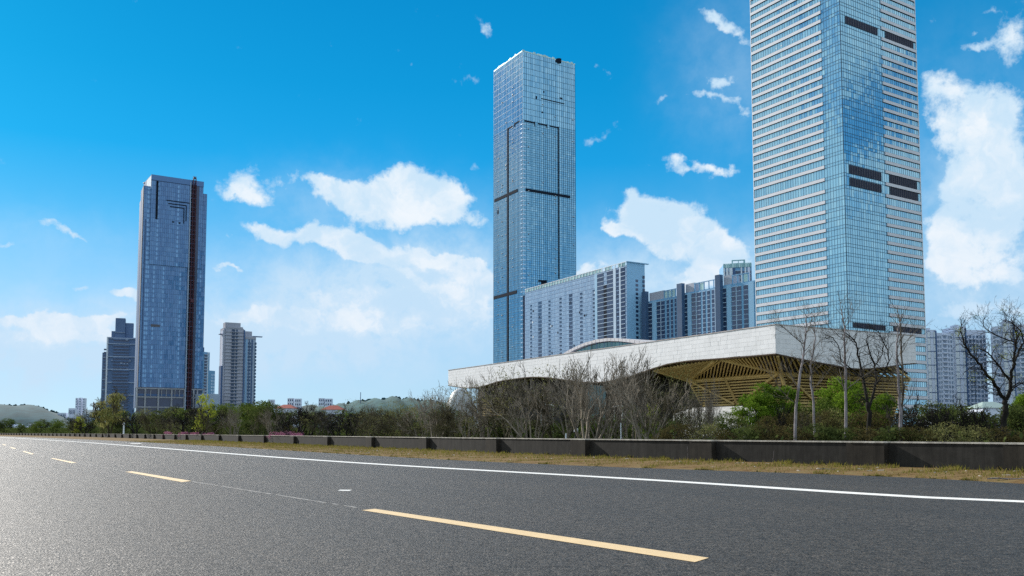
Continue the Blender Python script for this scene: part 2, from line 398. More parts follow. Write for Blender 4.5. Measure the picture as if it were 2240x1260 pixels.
def dens_line(L, step=2.0):
    s = np.concatenate([[0], np.cumsum(np.linalg.norm(np.diff(L, axis=0), axis=1))])
    q = np.arange(0, s[-1], step)
    return np.stack([np.interp(q, s, L[:, i]) for i in (0, 1)], 1)
def normals(L):
    t = np.gradient(L, axis=0); t /= np.linalg.norm(t, axis=1)[:, None]
    return t, np.stack([-t[:, 1], t[:, 0]], 1)   # left of travel = road side

# ground sheet
def ground_mat():
    m, b, pb = new_mat('rough_grass_and_soil')
    n = b.noise(geo_pos(b), .25, 6, .65)
    b.put(pb.inputs['Base Color'], b.ramp(n, [(.3, (.035, .035, .02)), (.5, (.06, .075, .03)), (.7, (.11, .10, .055))]))
    pb.inputs['Roughness'].default_value = 1; pb.inputs['Specular IOR Level'].default_value = .1
    return m
gm = ground_mat()
ys = np.array([-400, -100, 0, 30, 60, 100, 200, 400, 800, 1600, 3500, 9000, 24000.])
xs = np.array([-24000, -9000, -3000, -1000, -400, -150, -50, 0, 50, 150, 400, 1000, 3000, 9000, 24000.])
V = np.array([(x, y, -.06) for x in xs for y in ys])
tag(link('ground', grid_mesh('ground', V, len(xs), len(ys), [gm])), kind='structure')

# asphalt
def asphalt_mat():
    m, b, pb = new_mat('coarse_asphalt')
    v = geo_pos(b)
    vo = b.n('ShaderNodeTexVoronoi', feature='F1'); b.put(vo.inputs['Vector'], v); vo.inputs['Scale'].default_value = 46
    vo2 = b.n('ShaderNodeTexVoronoi', feature='F1'); b.put(vo2.inputs['Vector'], v); vo2.inputs['Scale'].default_value = 21
    cell = b.n('ShaderNodeSeparateColor'); b.put(cell.inputs[0], vo.outputs['Color'])
    fine = b.noise(v, 45, 4, .7)
    mid = b.noise(v, 1.1, 5, .62)
    big = b.noise(b.vm('MULTIPLY', v, (.16, .05, 1)), 1.0, 3, .5)
    k = b.m('ADD', b.mapr(b.m('POWER', cell.outputs[0], 2.2), 0, 1, -.028, .085, False), b.m('ADD', b.mapr(b.noise(v, 26, 3, .75), .36, .64, -.022, .026, False), b.mapr(mid, .3, .7, -.014, .014, False)))
    k = b.m('ADD', k, b.mapr(big, .3, .7, .018, .032, False))
    sv = b.n('ShaderNodeSeparateXYZ'); b.put(sv.inputs[0], v)
    pu = b.m('ADD', b.m('MULTIPLY', sv.outputs[0], .85), b.m('MULTIPLY', sv.outputs[1], .53)); pw_ = b.m('SUBTRACT', b.m('MULTIPLY', sv.outputs[1], .85), b.m('MULTIPLY', sv.outputs[0], .53))
    trk = b.noise(b.xyz(b.m('MULTIPLY', pu, .55), b.m('MULTIPLY', pw_, .018), 0.0), 1.0, 4, .6)
    k = b.m('MULTIPLY', b.m('MAXIMUM', k, .008), b.mapr(trk, .35, .65, .62, 1.12))
    b.put(pb.inputs['Base Color'], b.vm('MULTIPLY', b.xyz(k, k, k), (1.30, 1.0, .72)))
    pb.inputs['Roughness'].default_value = .57
    pb.inputs['Specular IOR Level'].default_value = .5
    b.put(pb.inputs['Specular Tint'], (1, .88, .76, 1))
    pit = b.mapr(b.m('ADD', b.noise(v, 44, 3, .7, .3), b.m('MULTIPLY', b.noise(v, 9, 2, .5), .35)), .58, .74)
    spec = b.m('MULTIPLY_ADD', pit, .50, .22); b.put(pb.inputs['Specular IOR Level'], spec)
    kk = b.m('MULTIPLY', k, b.m('MULTIPLY_ADD', pit, .55, .22))
    b.put(pb.inputs['Base Color'], b.vm('MULTIPLY', b.xyz(kk, kk, kk), (1.30, 1.0, .72)))
    h = b.m('ADD', b.m('MULTIPLY', vo.outputs['Distance'], -1.0), b.m('ADD', b.m('MULTIPLY', vo2.outputs['Distance'], -.4), b.m('MULTIPLY', pit, .8)))
    bp = b.n('ShaderNodeBump'); bp.inputs['Strength'].default_value = 1.0; bp.inputs['Distance'].default_value = .007
    b.put(bp.inputs['Height'], h); b.put(pb.inputs['Normal'], bp.outputs[0])
    return m
asp = asphalt_mat()
LEd = dens_line(LE, 1.0); t_, n_ = normals(LEd)
wob = nrg.uniform(-.05, .05, len(LEd)); pe = LEd + n_ * wob[:, None]
# right-hand edge of the asphalt on one side, a far kerb line 46 m away on the other
far = np.array([(-330., 560.), (-230., 300.), (-120., 90.), (-48., 10.), (-30., -60.)])
def rpl(L, n):
    s = np.concatenate([[0], np.cumsum(np.linalg.norm(np.diff(L, axis=0), axis=1))]); q = np.linspace(0, s[-1], n)
    return np.stack([np.interp(q, s, L[:, i]) for i in (0, 1)], 1)
ei = int(np.argmax(pe[:, 1] > 560)) or len(pe)
P0 = pe[:ei]; P1 = rpl(far[::-1], len(P0))
V = np.stack([np.concatenate([P0 * (1 - u) + P1 * u, np.zeros((len(P0), 1))], 1) for u in (0, .15, .4, 1)], 1).reshape(-1, 3)
road = link('road', grid_mesh('road', V, len(P0), 4, [asp], False)); tag(road, kind='structure')

# paint
def paint_mat(name, c, wear):
    m, b, pb = new_mat(name)
    v = geo_pos(b)
    n = b.noise(v, 30, 5, .75); n2 = b.noise(v, 3, 3, .6)
    f = b.mapr(b.m('ADD', n, b.m('MULTIPLY', n2, .4)), wear, wear + .12)
    k = b.mapr(n2, .3, .7, .9, 1.05, False)
    b.put(pb.inputs['Base Color'], b.mix(f, b.vm('MULTIPLY', c, b.xyz(k, k, k)), (.25, .24, .22, 1)))
    pb.inputs['Roughness'].default_value = .6
    bp = b.n('ShaderNodeBump'); bp.inputs['Strength'].default_value = .4; bp.inputs['Distance'].default_value = .006
    b.put(bp.inputs['Height'], b.noise(v, 60, 2, .6)); b.put(pb.inputs['Normal'], bp.outputs[0])
    return m
pw = paint_mat('white_road_paint', (.84, .80, .74), .81); py_ = paint_mat('cream_yellow_road_paint', (.74, .52, .27), .82)
LLd = dens_line(LL, 1.5); t_, n_ = normals(LLd)
hw = .235
wob = nrg.uniform(-.008, .008, (len(LLd), 2))
V = np.array([[(LLd[i, 0] + n_[i, 0] * (o + wob[i, j]), LLd[i, 1] + n_[i, 1] * (o + wob[i, j]), .004) for j, o in enumerate((-hw, hw))] for i in range(len(LLd))]).reshape(-1, 3)
me = grid_mesh('edge_line', V, len(LLd), 2, [pw], False)
o = link('edge_line', me, road); o['label'] = 'solid white edge line'
dashes = [[(820,1113.5),(1551,1221),(1520,1230.5),(791,1116.5)], [(290,1031.2),(419,1052.3),(398,1055),(273,1032.2)], [(116,1002.2),(168,1012.3),(157,1013.4),(111,1003)],
          [(53,986.8),(75,993),(69,994),(49,987.8)], [(24,977.8),(36,981.1),(31,981.9),(21,978.5)], [(8,971.8),(14,973.8),(10,974.3),(4,972.3)]]
for q in dashes:
    c = [G(*p) for p in q]; mb = MB(); n = 24
    for i in range(n):
        u0, u1 = i / n, (i + 1) / n
        w = [rng.uniform(-.006, .006) for _ in range(4)]
        a = c[0].lerp(c[1], u0); d = c[0].lerp(c[1], u1); e = c[3].lerp(c[2], u0); g = c[3].lerp(c[2], u1)
        for p in (a, d, e, g): p.z = .004
        mb.quad(e, g, d, a)
    o = mb.build('centre_dash', py_, road)
for q, lab in (([(745,1071.5),(770,1071.8),(764,1074),(738,1073.4)], 'pale paint scuff'), ([(288,969.2),(312,969.6),(305,970.6),(282,970)], 'pale paint scuff')):
    c = [G(*p) for p in q]; mb = MB(); cc = [Vector((p.x, p.y, .003)) for p in c]; mb.quad(cc[3], cc[2], cc[1], cc[0]); mb.build('paint_scuff', pw, road)
# thin pale seam that runs between the dashes
sm = simple('pale_joint_filler', (.30, .28, .26), .8, .4, 6)
for (a, c) in (((419,1053.5),(795,1113)), ((168,1012.8),(276,1031.4)), ((74,993.4),(113,1002.5))):
    A, B = G(*a), G(*c); d = (B - A).normalized(); s_ = Vector((-d.y, d.x, 0)); mb = MB(); k = 40; pr = None
    for i in range(k + 1):
        p = A.lerp(B, i / k) + s_ * rng.uniform(-.012, .012); w = .018 + rng.random() * .016
        cur = (p - s_ * w, p + s_ * w)
        if pr and rng.random() < .85: mb.quad(*[Vector((q.x, q.y, .003)) for q in (pr[0], cur[0], cur[1], pr[1])])
        pr = cur
    mb.build('road_joint', sm, road)

# verge
def verge_mat():
    m, b, pb = new_mat('dry_verge_soil')
    v = geo_pos(b); n = b.noise(v, 1.6, 6, .75); n2 = b.noise(v, 18, 3, .7)
    f = b.m('ADD', b.m('MULTIPLY', n, .65), b.m('MULTIPLY', n2, .35))
    b.put(pb.inputs['Base Color'], b.ramp(f, [(.34, (.05, .028, .010)), (.46, (.15, .085, .030)), (.54, (.20, .135, .058)), (.62, (.12, .105, .035)), (.72, (.24, .175, .08))]))
    pb.inputs['Roughness'].default_value = 1; pb.inputs['Specular IOR Level'].default_value = .1
    bp = b.n('ShaderNodeBump'); bp.inputs['Strength'].default_value = .8; bp.inputs['Distance'].default_value = .05
    b.put(bp.inputs['Height'], f); b.put(pb.inputs['Normal'], bp.outputs[0])
    return m
LWd = dens_line(LW, 1.0); tw, nw = normals(LWd)
def nearest_edge(p):
    d = np.linalg.norm(LEdd - p, axis=1); return LEdd[np.argmin(d)]
LEdd = dens_line(LE, .5)
rows = []; K = 9
for i in range(len(LWd)):
    a = LWd[i] - nw[i] * .4; e = nearest_edge(LWd[i]); r = []
    for k in range(K):
        u = k / (K - 1); p = a * (1 - u) + e * u
        z = .05 * (1 - u) ** .7 + .012 + (0 if k == K - 1 else rng.uniform(-.02, .025))
        if k == K - 1: z = -.02; p = p + (p - a) / max(1e-6, np.linalg.norm(p - a)) * rng.uniform(-.03, .10)
        r.append((p[0], p[1], z))
    rows.append(r)
V = np.array(rows).reshape(-1, 3)
tag(link('verge', grid_mesh('verge', V, len(rows), K, [verge_mat()])), kind='structure')
# grass blades on the verge
gv = leaf_mat('dry_grass_blades', (.17, .12, .045), (.36, .28, .12), .3); gg = leaf_mat('green_grass_blades', (.09, .10, .02), (.30, .27, .05), .3)
def blades(n, mat_name, mat, hmin, hmax, seed, dmax, clump=.5, wallside=False):
    r = np.random.RandomState(seed)
    s = r.rand(n) ** 1.8
    L = len(LWd); dist = np.linalg.norm(LWd, axis=1); i0 = 0; i1 = int(np.searchsorted(np.arange(L), dmax)); i1 = min(i1, L - 2)
    fi = 40 + s * (i1 - 40)
    if True:
        fi = fi + 1.2 * np.sin(fi * 2.1) + .5 * np.sin(fi * 7.3)
    fi = np.clip(fi, 0, L - 2); ii = fi.astype(int); fr = fi - ii
    a = LWd[ii] * (1 - fr)[:, None] + LWd[ii + 1] * fr[:, None]
    e = np.array([nearest_edge(LWd[i]) for i in range(L)])
    ee = e[ii] * (1 - fr)[:, None] + e[ii + 1] * fr[:, None]
    u = r.rand(n) ** (1.7 if wallside else 1.0)
    u = np.clip(u + .12 * np.sin(fi * 3.3 + u * 5), 0.0, .99)
    p = a * (1 - u)[:, None] + ee * u[:, None]
    z = .05 * (1 - u) ** .7
    h = hmin + (hmax - hmin) * r.rand(n) ** 2
    h *= (1 - .55 * u)
    far = 1 + np.maximum(0, np.linalg.norm(p, axis=1) - 25) / 40
    w = .010 * far * (1 + r.rand(n)); ang = r.rand(n) * 6.283; lean = r.rand(n) * .9; la = r.rand(n) * 6.283
    bx = np.cos(ang) * w; by = np.sin(ang) * w
    tx = np.cos(la) * lean * h; ty = np.sin(la) * lean * h
    V = np.zeros((n, 3, 3))
    V[:, 0] = np.stack([p[:, 0] - bx, p[:, 1] - by, z - .01], 1); V[:, 1] = np.stack([p[:, 0] + bx, p[:, 1] + by, z - .01], 1)
    V[:, 2] = np.stack([p[:, 0] + tx, p[:, 1] + ty, z + h], 1)
    me = np_mesh(mat_name, V.reshape(-1, 3), np.arange(n * 3).reshape(n, 3), [mat], False, r.rand(n))
    return link(mat_name, me)
o = blades(60000, 'dry_grass', gv, .03, .14, 3, 170); tag(o, 'short dry straw coloured grass along the road edge', 'grass', kind='stuff')
o = blades(30000, 'green_grass', gg, .04, .20, 5, 170, wallside=True); tag(o, 'patchy green grass growing at the foot of the wall', 'grass', kind='stuff')
# stones and scraps of litter on the verge
lm = simple('pale_litter', (.55, .50, .44), .8, .2, 5); n = 0
scr = MB()
for k in range(150):
    i = 42 + int(rng.random() ** 1.6 * 60); u = rng.uniform(.1, .85)
    e = nearest_edge(LWd[i]); p = LWd[i] * (1 - u) + e * u
    s_ = rng.uniform(.012, .045); a = rng.uniform(0, 6.28); L_ = s_ * rng.uniform(1, 3); z = .05 * (1 - u) ** .7 + .02
    d = Vector((math.cos(a), math.sin(a), 0))
    scr.bar(Vector((p[0], p[1], z)) - d * L_, Vector((p[0], p[1], z + rng.uniform(0, .03))) + d * L_, s_, s_ * .5)
tag(scr.build('litter_and_stones', lm), 'pale stones and scraps scattered in the verge grass', 'litter', kind='stuff')
def px_to_ground_between(px, py): return G(px, py)
for (px, py, L_, rz, lab) in ((1812, 1030, .55, .15, 'pale broken stick lying in verge grass by the wider wall pier'), (2203, 1052, .9, .02, 'long pale stick lying at the right end of the verge'), (1530, 1014, .28, .4, 'short pale stick lying in the grass below the wall panel')):
    p = G(px, py); p.z = .05; d = Vector((math.cos(rz), math.sin(rz), 0)); mb = MB()
    pts = [p + d * L_ * (u - .5) + Vector((0, 0, .01 * math.sin(u * 7))) for u in (0, .3, .6, 1)]
    mb.tube([Vector(q - p) for q in pts], [.014, .017, .015, .006], 6)
    o = mb.build('fallen_stick', M['bark_pale']); o.location = p; tag(o, lab, 'stick')

# ------------------------------------------------------------------ wall
def wall_mat(name, base, streak):
    m, b, pb = new_mat(name)
    v = geo_pos(b)
    st = b.noise(b.vm('MULTIPLY', v, (2.2, 2.2, .22)), 2.2, 5, .7)
    bl = b.noise(v, 3.0, 5, .65); fi = b.noise(v, 40, 3, .7)
    f = b.m('ADD', b.m('MULTIPLY', st, .5), b.m('ADD', b.m('MULTIPLY', bl, .35), b.m('MULTIPLY', fi, .15)))
    lo = tuple(x * .45 for x in base); hi = tuple(x * 1.7 for x in base)
    b.put(pb.inputs['Base Color'], b.ramp(f, [(.33, lo), (.5, base), (.66, hi)]))
    pb.inputs['Roughness'].default_value = .9; pb.inputs['Specular IOR Level'].default_value = .2
    bp = b.n('ShaderNodeBump'); bp.inputs['Strength'].default_value = .5; bp.inputs['Distance'].default_value = .015
    b.put(bp.inputs['Height'], f); b.put(pb.inputs['Normal'], bp.outputs[0])
    return m
wm = wall_mat('stained_dark_concrete', (.027, .025, .022), 1); cmn = wall_mat('worn_pale_coping', (.42, .39, .34), 1); pm = wall_mat('stained_pier_concrete', (.028, .024, .019), 1)
WH = .75 * CAMZ
pier_px = [2330, 1942, 1566, 1291, 1094, 941, 820, 722.6, 648, 582, 526, 483, 444, 410, 385, 359, 339, 319, 301, 285, 268, 253, 239, 225, 211]
LWf = dens_line(LW, .1)
pxs = np.array([proj((p[0], p[1], 0))[0] if p[1] > 3 else 5000 for p in LWf])
sW = np.arange(len(LWf)) * .1
marks = []
for x in pier_px:
    i = np.argmin(np.abs(pxs - x)); marks.append(sW[i])
print('PIERS', [round(m, 1) for m in marks], 'bay', [round(b_ - a_, 2) for a_, b_ in zip(marks, marks[1:])])
marks = sorted(marks)
while marks[-1] < sW[-1] - 10: marks.append(marks[-1] + 8.6)
LWt, LWn = normals(LWf)
def wat(s, off, z):
    i = min(int(s * 10), len(LWf) - 2); p = LWf[i] + LWn[i] * off; return Vector((p[0], p[1], z))
wall = thing('parapet_wall', 'long low dark concrete wall with piers and pale coping beside the road', 'wall', (0, 0, 0))
def wall_strip(mb, s0, s1, o0, o1, z0, z1, n):
    for k in range(n):
        a, c = s0 + (s1 - s0) * k / n, s0 + (s1 - s0) * (k + 1) / n
        mb.hexa([wat(a, o0, z0), wat(a, o1, z0), wat(c, o1, z0), wat(c, o0, z0), wat(a, o0, z1), wat(a, o1, z1), wat(c, o1, z1), wat(c, o0, z1)], 0, 0)
prev = 0.0
for i, s in enumerate(marks):
    pwid = 1.5 if s > 150 else (1.15 if s > 70 else (1.3 if i == 1 else 1.45))
    if s > 30:
        mb = MB(); wall_strip(mb, max(prev, 0), s, -.16, 0.0, -.1, WH - .045, 4); mb.build('wall_panel', wm, wall)
        mb = MB(); wall_strip(mb, s, s + pwid, .005, .24 + .02 * rng.random(), -.1, WH - .05, 1); mb.build('pier', pm, wall)
        mb = MB(); wall_strip(mb, max(prev, 0), s - .01, -.20, .035 + (0 if i % 3 else .005), WH - .044, WH, 4); mb.build('coping', cmn, wall)
        mb = MB(); wall_strip(mb, s + .01, s + pwid - .01, .04, .27, WH - .046, WH - .003, 1); mb.build('pier_cap', cmn, wall)
    prev = s
# small weeds at the wall foot and dead stems against it
st = MB()
for (px, h) in ((1512, .5), (1058, .35), (1252, .25), (1946, .3), (1068, .3), (1700, .4)):
    i = int(np.argmin(np.abs(pxs - px)) ); p = LWf[i] + LWn[i] * .16
    q = Vector((p[0], p[1], .08)); pts = [q]
    for k in range(4): pts.append(pts[-1] + Vector((rng.uniform(-.03, .03), rng.uniform(-.03, .03), h / 4)))
    st.tube(pts, [.006, .005, .004, .004, .003], 4)
tag(st.build('dead_weed_stems', M['bark_pale']), 'thin dead weed stems standing against the dark wall', 'weeds', kind='stuff')

# ------------------------------------------------------------------ facades
class Face:
    def __init__(s, A, B, z0=0.0):
        s.A = Vector((A[0], A[1], 0)); s.B = Vector((B[0], B[1], 0)); d = s.B - s.A; s.L = d.length; s.d = d / s.L
        s.n = Vector((s.d.y, -s.d.x, 0))      # outward when A->B runs left to right as seen from outside
        s.z0 = z0
    def pt(s, u, z, o=0.0): return s.A + s.d * u + s.n * o + Vector((0, 0, z))
    def u(s, px, py=700):
        """position along the face where it is crossed by the view column px at height row py"""
        d = ray(px, py); a = Vector((d.x, d.y, 0)); den = a.x * s.d.y - a.y * s.d.x
        t = (s.A.x * s.d.y - s.A.y * s.d.x) / den; p = a * t
        return (p - s.A).dot(s.d)
    def z(s, px, py):
        d = ray(px, py); u = s.u(px, py); p = s.A + s.d * u; k = math.hypot(p.x, p.y) / math.hypot(d.x, d.y); return CAMZ + d.z * k
    def box(s, mb, u0, u1, z0, z1, o0, o1, mi=0, t=0.0):
        mb.hexa([s.pt(u0, z0, o1), s.pt(u1, z0, o1), s.pt(u1, z0, o0), s.pt(u0, z0, o0), s.pt(u0, z1, o1), s.pt(u1, z1, o1), s.pt(u1, z1, o0), s.pt(u0, z1, o0)], mi, t)
    def q(s, mb, u0, u1, z0, z1, o=0.0, mi=0, t=0.0, tilt=0.0):
        j = [rng.uniform(-tilt, tilt) for _ in range(4)] if tilt else (0, 0, 0, 0)
        if tilt:
            a, c = j[0], j[1]; j = (a + c, a - c, -a - c, -a + c)   # stays planar
        mb.quad(s.pt(u0, z0, o + j[0]), s.pt(u1, z0, o + j[1]), s.pt(u1, z1, o + j[2]), s.pt(u0, z1, o + j[3]), mi, t)
def prism(name, pts, z0, z1, mats, parent, top=None):
    mb = MB(); n = len(pts)
    for i in range(n):
        a, c = pts[i], pts[(i + 1) % n]
        mb.quad((a[0], a[1], z0), (c[0], c[1], z0), (c[0], c[1], z1), (a[0], a[1], z1))
    k = len(mb.v); mb.v += [(p[0], p[1], z1) for p in pts]; mb.f.append(tuple(range(k, k + n))); mb.mi.append(0); mb.t.append(0)
    k = len(mb.v); mb.v += [(p[0], p[1], z0) for p in pts]; mb.f.append(tuple(reversed(range(k, k + n)))); mb.mi.append(0); mb.t.append(0)
    return mb.build(name, mats, parent)
def inset(pts, d):
    c = sum((Vector((p[0], p[1])) for p in pts), Vector((0, 0))) / len(pts)
    return [tuple(Vector((p[0], p[1])) + (c - Vector((p[0], p[1]))).normalized() * d) for p in pts]
def foot(C, L, Rr):
    """footprint corners: C front corner, L left, R right and the hidden back one; counter-clockwise from above"""
    Bk = (L[0] + Rr[0] - C[0], L[1] + Rr[1] - C[1])
    return [(C[0], C[1]), (Rr[0], Rr[1]), Bk, (L[0], L[1])]

# ================================================================== right tower (white bands)
c0 = P(1846, 355, 400.0); Z = c0.z
lC = PZ(1650, 415, Z); rC = PZ(2012.5, 397, Z)
fp = foot(c0, lC, rC)
TC = thing('striped_glass_tower', 'tall glass tower with white horizontal bands, cut off by the top of the photo', 'skyscraper', (c0.x, c0.y, 0))
TC.location = (0, 0, 0)
HT = 262.0
prism('core', inset(fp, 1.6), -.5, HT, M['shadow_gap'], TC)
FL = Face(lC, c0); FR = Face(c0, rC); FB1 = Face(rC, fp[2]); FB2 = Face(fp[2], lC)
# storey lines: heights of the tops of the white bands, read at the right end of the left face
zt = [FL.z(1819 - (697 - y) * .052, y) for y in ()]
floors = []
# band end rows on the left face (px x, px y of band top) spaced as in the photograph
ends = []
y_ = 699.5
seq = [699.5, 679.5, 659.5, 638.5, 619]
zA = FL.z(1822, 699.5); zB = FL.z(1785.5, 8.0)
# taller plant storeys seen at rows ~355-440 and ~50
n_norm = None
rows_px = [699.5, 679.5, 659.5, 639.5, 619.5, 599.5, 579.5, 559.3, 539.3, 519.3, 499.5, 479.3, 459.5, 438.3, 415, 389, 362, 340.8, 321.8, 302.3, 283, 263.5, 244.5, 225, 205.8, 186.5, 167.3, 148.3, 129, 110, 89.5, 70, 46.5, 27.5, 8.0]
zs = []
for y in rows_px:
    x = 1822 - (699.5 - y) * (1822 - 1785.5) / 691.5
    zs.append(FL.z(x, y))
stp = (zs[8] - zs[0]) / 8
zs = [zs[0] - stp * k for k in range(int(zs[0] // stp), 0, -1)] + zs
while zs[-1] + 4.0 < HT: zs.append(zs[-1] + 3.95)
zs[0] = max(zs[0], 3.0)
BH = 1.45                      # white band height
mullp = MB(); gl = MB()
uL0 = 0.0
def face_glass(Fc, nP, zs, gl, mul, teal, bandrange=None, extra=None, thin=.10):
    w = Fc.L / nP
    colt = [nrg.rand() for _ in range(nP)]
    prevz = 0.5
    for zi, zt_ in enumerate(zs + [HT]):
        lo, hi = prevz, zt_ - BH
        for i in range(nP):
            t = .02 + .96 * min(1, max(0, .25 + .45 * (colt[i] - .5) * (1 if nrg.rand() > .15 else -1) + .30 * nrg.rand() + (.55 if nrg.rand() < .045 else 0)))
            Fc.q(gl, i * w + .04, (i + 1) * w - .04, lo, hi - .05, .0, 0, t, .012)
            Fc.q(gl, i * w + .04, (i + 1) * w - .04, hi, zt_ - .05, .0, 0, t * .75, .010)
        Fc.box(mul, 0, Fc.L, hi - .09, hi + .05, -.1, .10); Fc.box(mul, 0, Fc.L, zt_ - .09, zt_ + .05, -.1, .10)
        prevz = zt_
    for i in range(nP + 1): Fc.box(mul, i * w - thin / 2, i * w + thin / 2, .5, HT, -.1, .07)
NL, NR = 35, 35
for Fc, n_ in ((FL, NL), (FR, NR)): face_glass(Fc, n_, zs, gl, mullp, 1)
g_ = gl.build('glass_panes', M['glassC'], TC); g_['kind'] = 'stuff'; m_ = mullp.build('mullions', M['mull'], TC); m_['kind'] = 'stuff'
gl = MB(); mullp = MB()
for Fc in (FB1, FB2): face_glass(Fc, 18, zs[::2], gl, mullp, 1)
g_ = gl.build('rear_glass', M['glassC'], TC); g_['kind'] = 'stuff'; m_ = mullp.build('rear_mullions', M['mull'], TC); m_['kind'] = 'stuff'
bandu = FL.u(1822, 699.5) / FL.L; bandr = FR.u(1941, 560) / FR.L
uLend = FL.L * (FL.u(1805, 400) / FL.L)
uL_end = (FL.u(1822, 700) + FL.u(1786, 20)) / 2; uR_beg = (FR.u(1944, 680) + FR.u(1927, 20)) / 2
def bandbox(Fc, u0, u1, z0, z1):
    mb = MB(); Fc.box(mb, u0, u1, z0, z1, .02, .38, 0); Fc.box(mb, u0 - .02, u1 + .02, z0 - .18, z0 - .01, .02, .30, 1); Fc.box(mb, u0, u1, z1 + .01, z1 + .10, .02, .28, 1)
    mb.build('spandrel_band', [M['band'], M['shadow_gap']], TC)
for z_ in zs:
    if z_ > 6:
        bandbox(FL, .15, uL_end, z_ - BH, z_); bandbox(FR, uR_beg, FR.L - .15, z_ - BH, z_)
# louvre panels
def louvre(Fc, pxa, pxb, ztop, zbot, row):
    ua, ub = Fc.u(pxa, row), Fc.u(pxb, row)
    mb = MB(); Fc.box(mb, ua, ub, zbot, ztop, .03, .16); o = mb.build('louvre_panel', M['louvre_back'], TC)
    n = 13; fb_ = MB()
    for i in range(n + 1):
        u = ua + (ub - ua) * i / n; w = .10
        mb2 = MB(); Fc.box(mb2, max(ua, u - w), min(ub, u + w), zbot, ztop, .17, .34); link('louvre_fin', mb2.mesh('louvre_fin', [M['louvre']]), o)
def zrow(i):   # i-th band from the photograph's list, 0 = lowest visible
    return zs[len(zs) - 1 - [k for k in range(len(zs))][-1] + i]
def near_z(z): return min(zs, key=lambda a: abs(a - z))
for (pa, pb_, row, ytop) in ((1857.5, 1926.5, 370, 360), (1859, 1927, 398, 387), (1945.5, 2004.5, 395, 381), (1947, 2006.5, 422, 409), (1849, 1917.5, 45, 30), (1936.5, 1995.5, 75, 62), (1866, 1936, 715, 706), (1955, 2015, 728, 716)):
    zt_ = FR.z(pa, ytop)
    ks = [k for k in range(1, len(zs)) if True]
    k = min(ks, key=lambda k: abs((zs[k] - BH) - zt_))
    louvre(FR, pa, pb_, zs[k] - BH - .28, zs[k - 1] + .12, row)
# bright edge strips on the two outer corners and the dark front corner post
mb = MB(); FL.box(mb, -.25, .12, .5, HT, -.2, .35); mb.build('corner_trim', M['whitemetal'], TC)
mb = MB(); FR.box(mb, FR.L - .12, FR.L + .25, .5, HT, -.2, .35); mb.build('corner_trim', M['whitemetal'], TC)
mb = MB(); FL.box(mb, FL.L - .14, FL.L, .5, HT, -.1, .14); FR.box(mb, 0, .14, .5, HT, -.1, .14); mb.build('corner_post', M['mull'], TC)
prism('roof_slab', inset(fp, .3), HT, HT + 1.2, M['whitemetal'], TC)
# pale panes
lt = MB()
for (px, py) in ((1698, 106), (1709, 100), (1734, 87)):
    u = FL.u(px, py); z_ = FL.z(px, py); FL.box(lt, u - .25, u + .25, z_ - .35, z_ + .35, .02, .06)
lt.build('bright_panes', M['whitemetal'], TC)['kind'] = 'stuff'
print('TC widths', FL.L, FR.L, 'angle', math.degrees(FL.d.angle(FR.d)), 'step', stp, 'nzs', len(zs), [round(b_ - a_, 2) for a_, b_ in zip(zs[-40:], zs[-39:])])

# ================================================================== middle tower (blue, framed recess lines)
cB = P(1143, 110, 840.0); HB = cB.z
lB = PZ(1080.5, 155, HB); rB = PZ(1257.5, 140, HB)
fpB = foot(cB, lB, rB)
TB = thing('blue_glass_tower', 'tall plain blue glass tower with dark horizontal band and thin dark frame lines', 'skyscraper')
prism('core', inset(fpB, 1.8), -.5, HB - 6, M['shadow_gap'], TB)
BL = Face(lB, cB); BR = Face(cB, rB); BX = Face(rB, fpB[2]); BY = Face(fpB[2], lB)
print('TB', HB, BL.L, BR.L, math.degrees(BL.d.angle(BR.d)))
zfr = BL.z(1128, 263) if True else 0
zTop = HB; z_sparse = BR.z(1150, 264)
def faceB(Fc, nP, gl, mul, extra=.0):
    w = Fc.L / nP; colt = nrg.rand(nP); z_ = 2.0; k = 0
    zl = []
    while z_ < HB - 4.5:
        zl.append(z_); z_ += 4.3 if z_ < z_sparse else 5.6
    zl.append(HB - 1.2)
    for k in range(len(zl) - 1):
        lo, hi = zl[k], zl[k + 1]; md = lo + (hi - lo) * .40
        for i in range(nP):
            t = .12 + .38 * colt[i] + .30 * nrg.rand() + (.45 if nrg.rand() < .06 else 0) + (.18 if lo > z_sparse else 0) + (.30 if colt[i] > .78 else 0)
            Fc.q(gl, i * w + .05, (i + 1) * w - .05, lo, md if lo < z_sparse else hi - .05, 0, 0, min(1, t), .016)
            if lo < z_sparse: Fc.q(gl, i * w + .05, (i + 1) * w - .05, md, hi - .05, 0, 0, min(1, t * .55 + .04), .016)
        Fc.box(mul, 0, Fc.L, lo - .12, lo + .12, -.1, .12)
        if lo < z_sparse: Fc.box(mul, 0, Fc.L, md - .09, md + .09, -.1, .1)
    for i in range(nP + 1):
        th = .14 if i % 2 else .26
        Fc.box(mul, i * w - th / 2, i * w + th / 2, .5, HB, -.1, .2)
gl = MB(); mul = MB()
faceB(BL, 22, gl, mul); faceB(BR, 26, gl, mul)
gl.build('glass_panes', M['glassB'], TB)['kind'] = 'stuff'; mul.build('mullions', M['mullB'], TB)['kind'] = 'stuff'
gl = MB(); mul = MB(); faceB(BX, 16, gl, mul); faceB(BY, 18, gl, mul)
gl.build('rear_glass', M['glassB'], TB)['kind'] = 'stuff'; mul.build('rear_mullions', M['mullB'], TB)['kind'] = 'stuff'
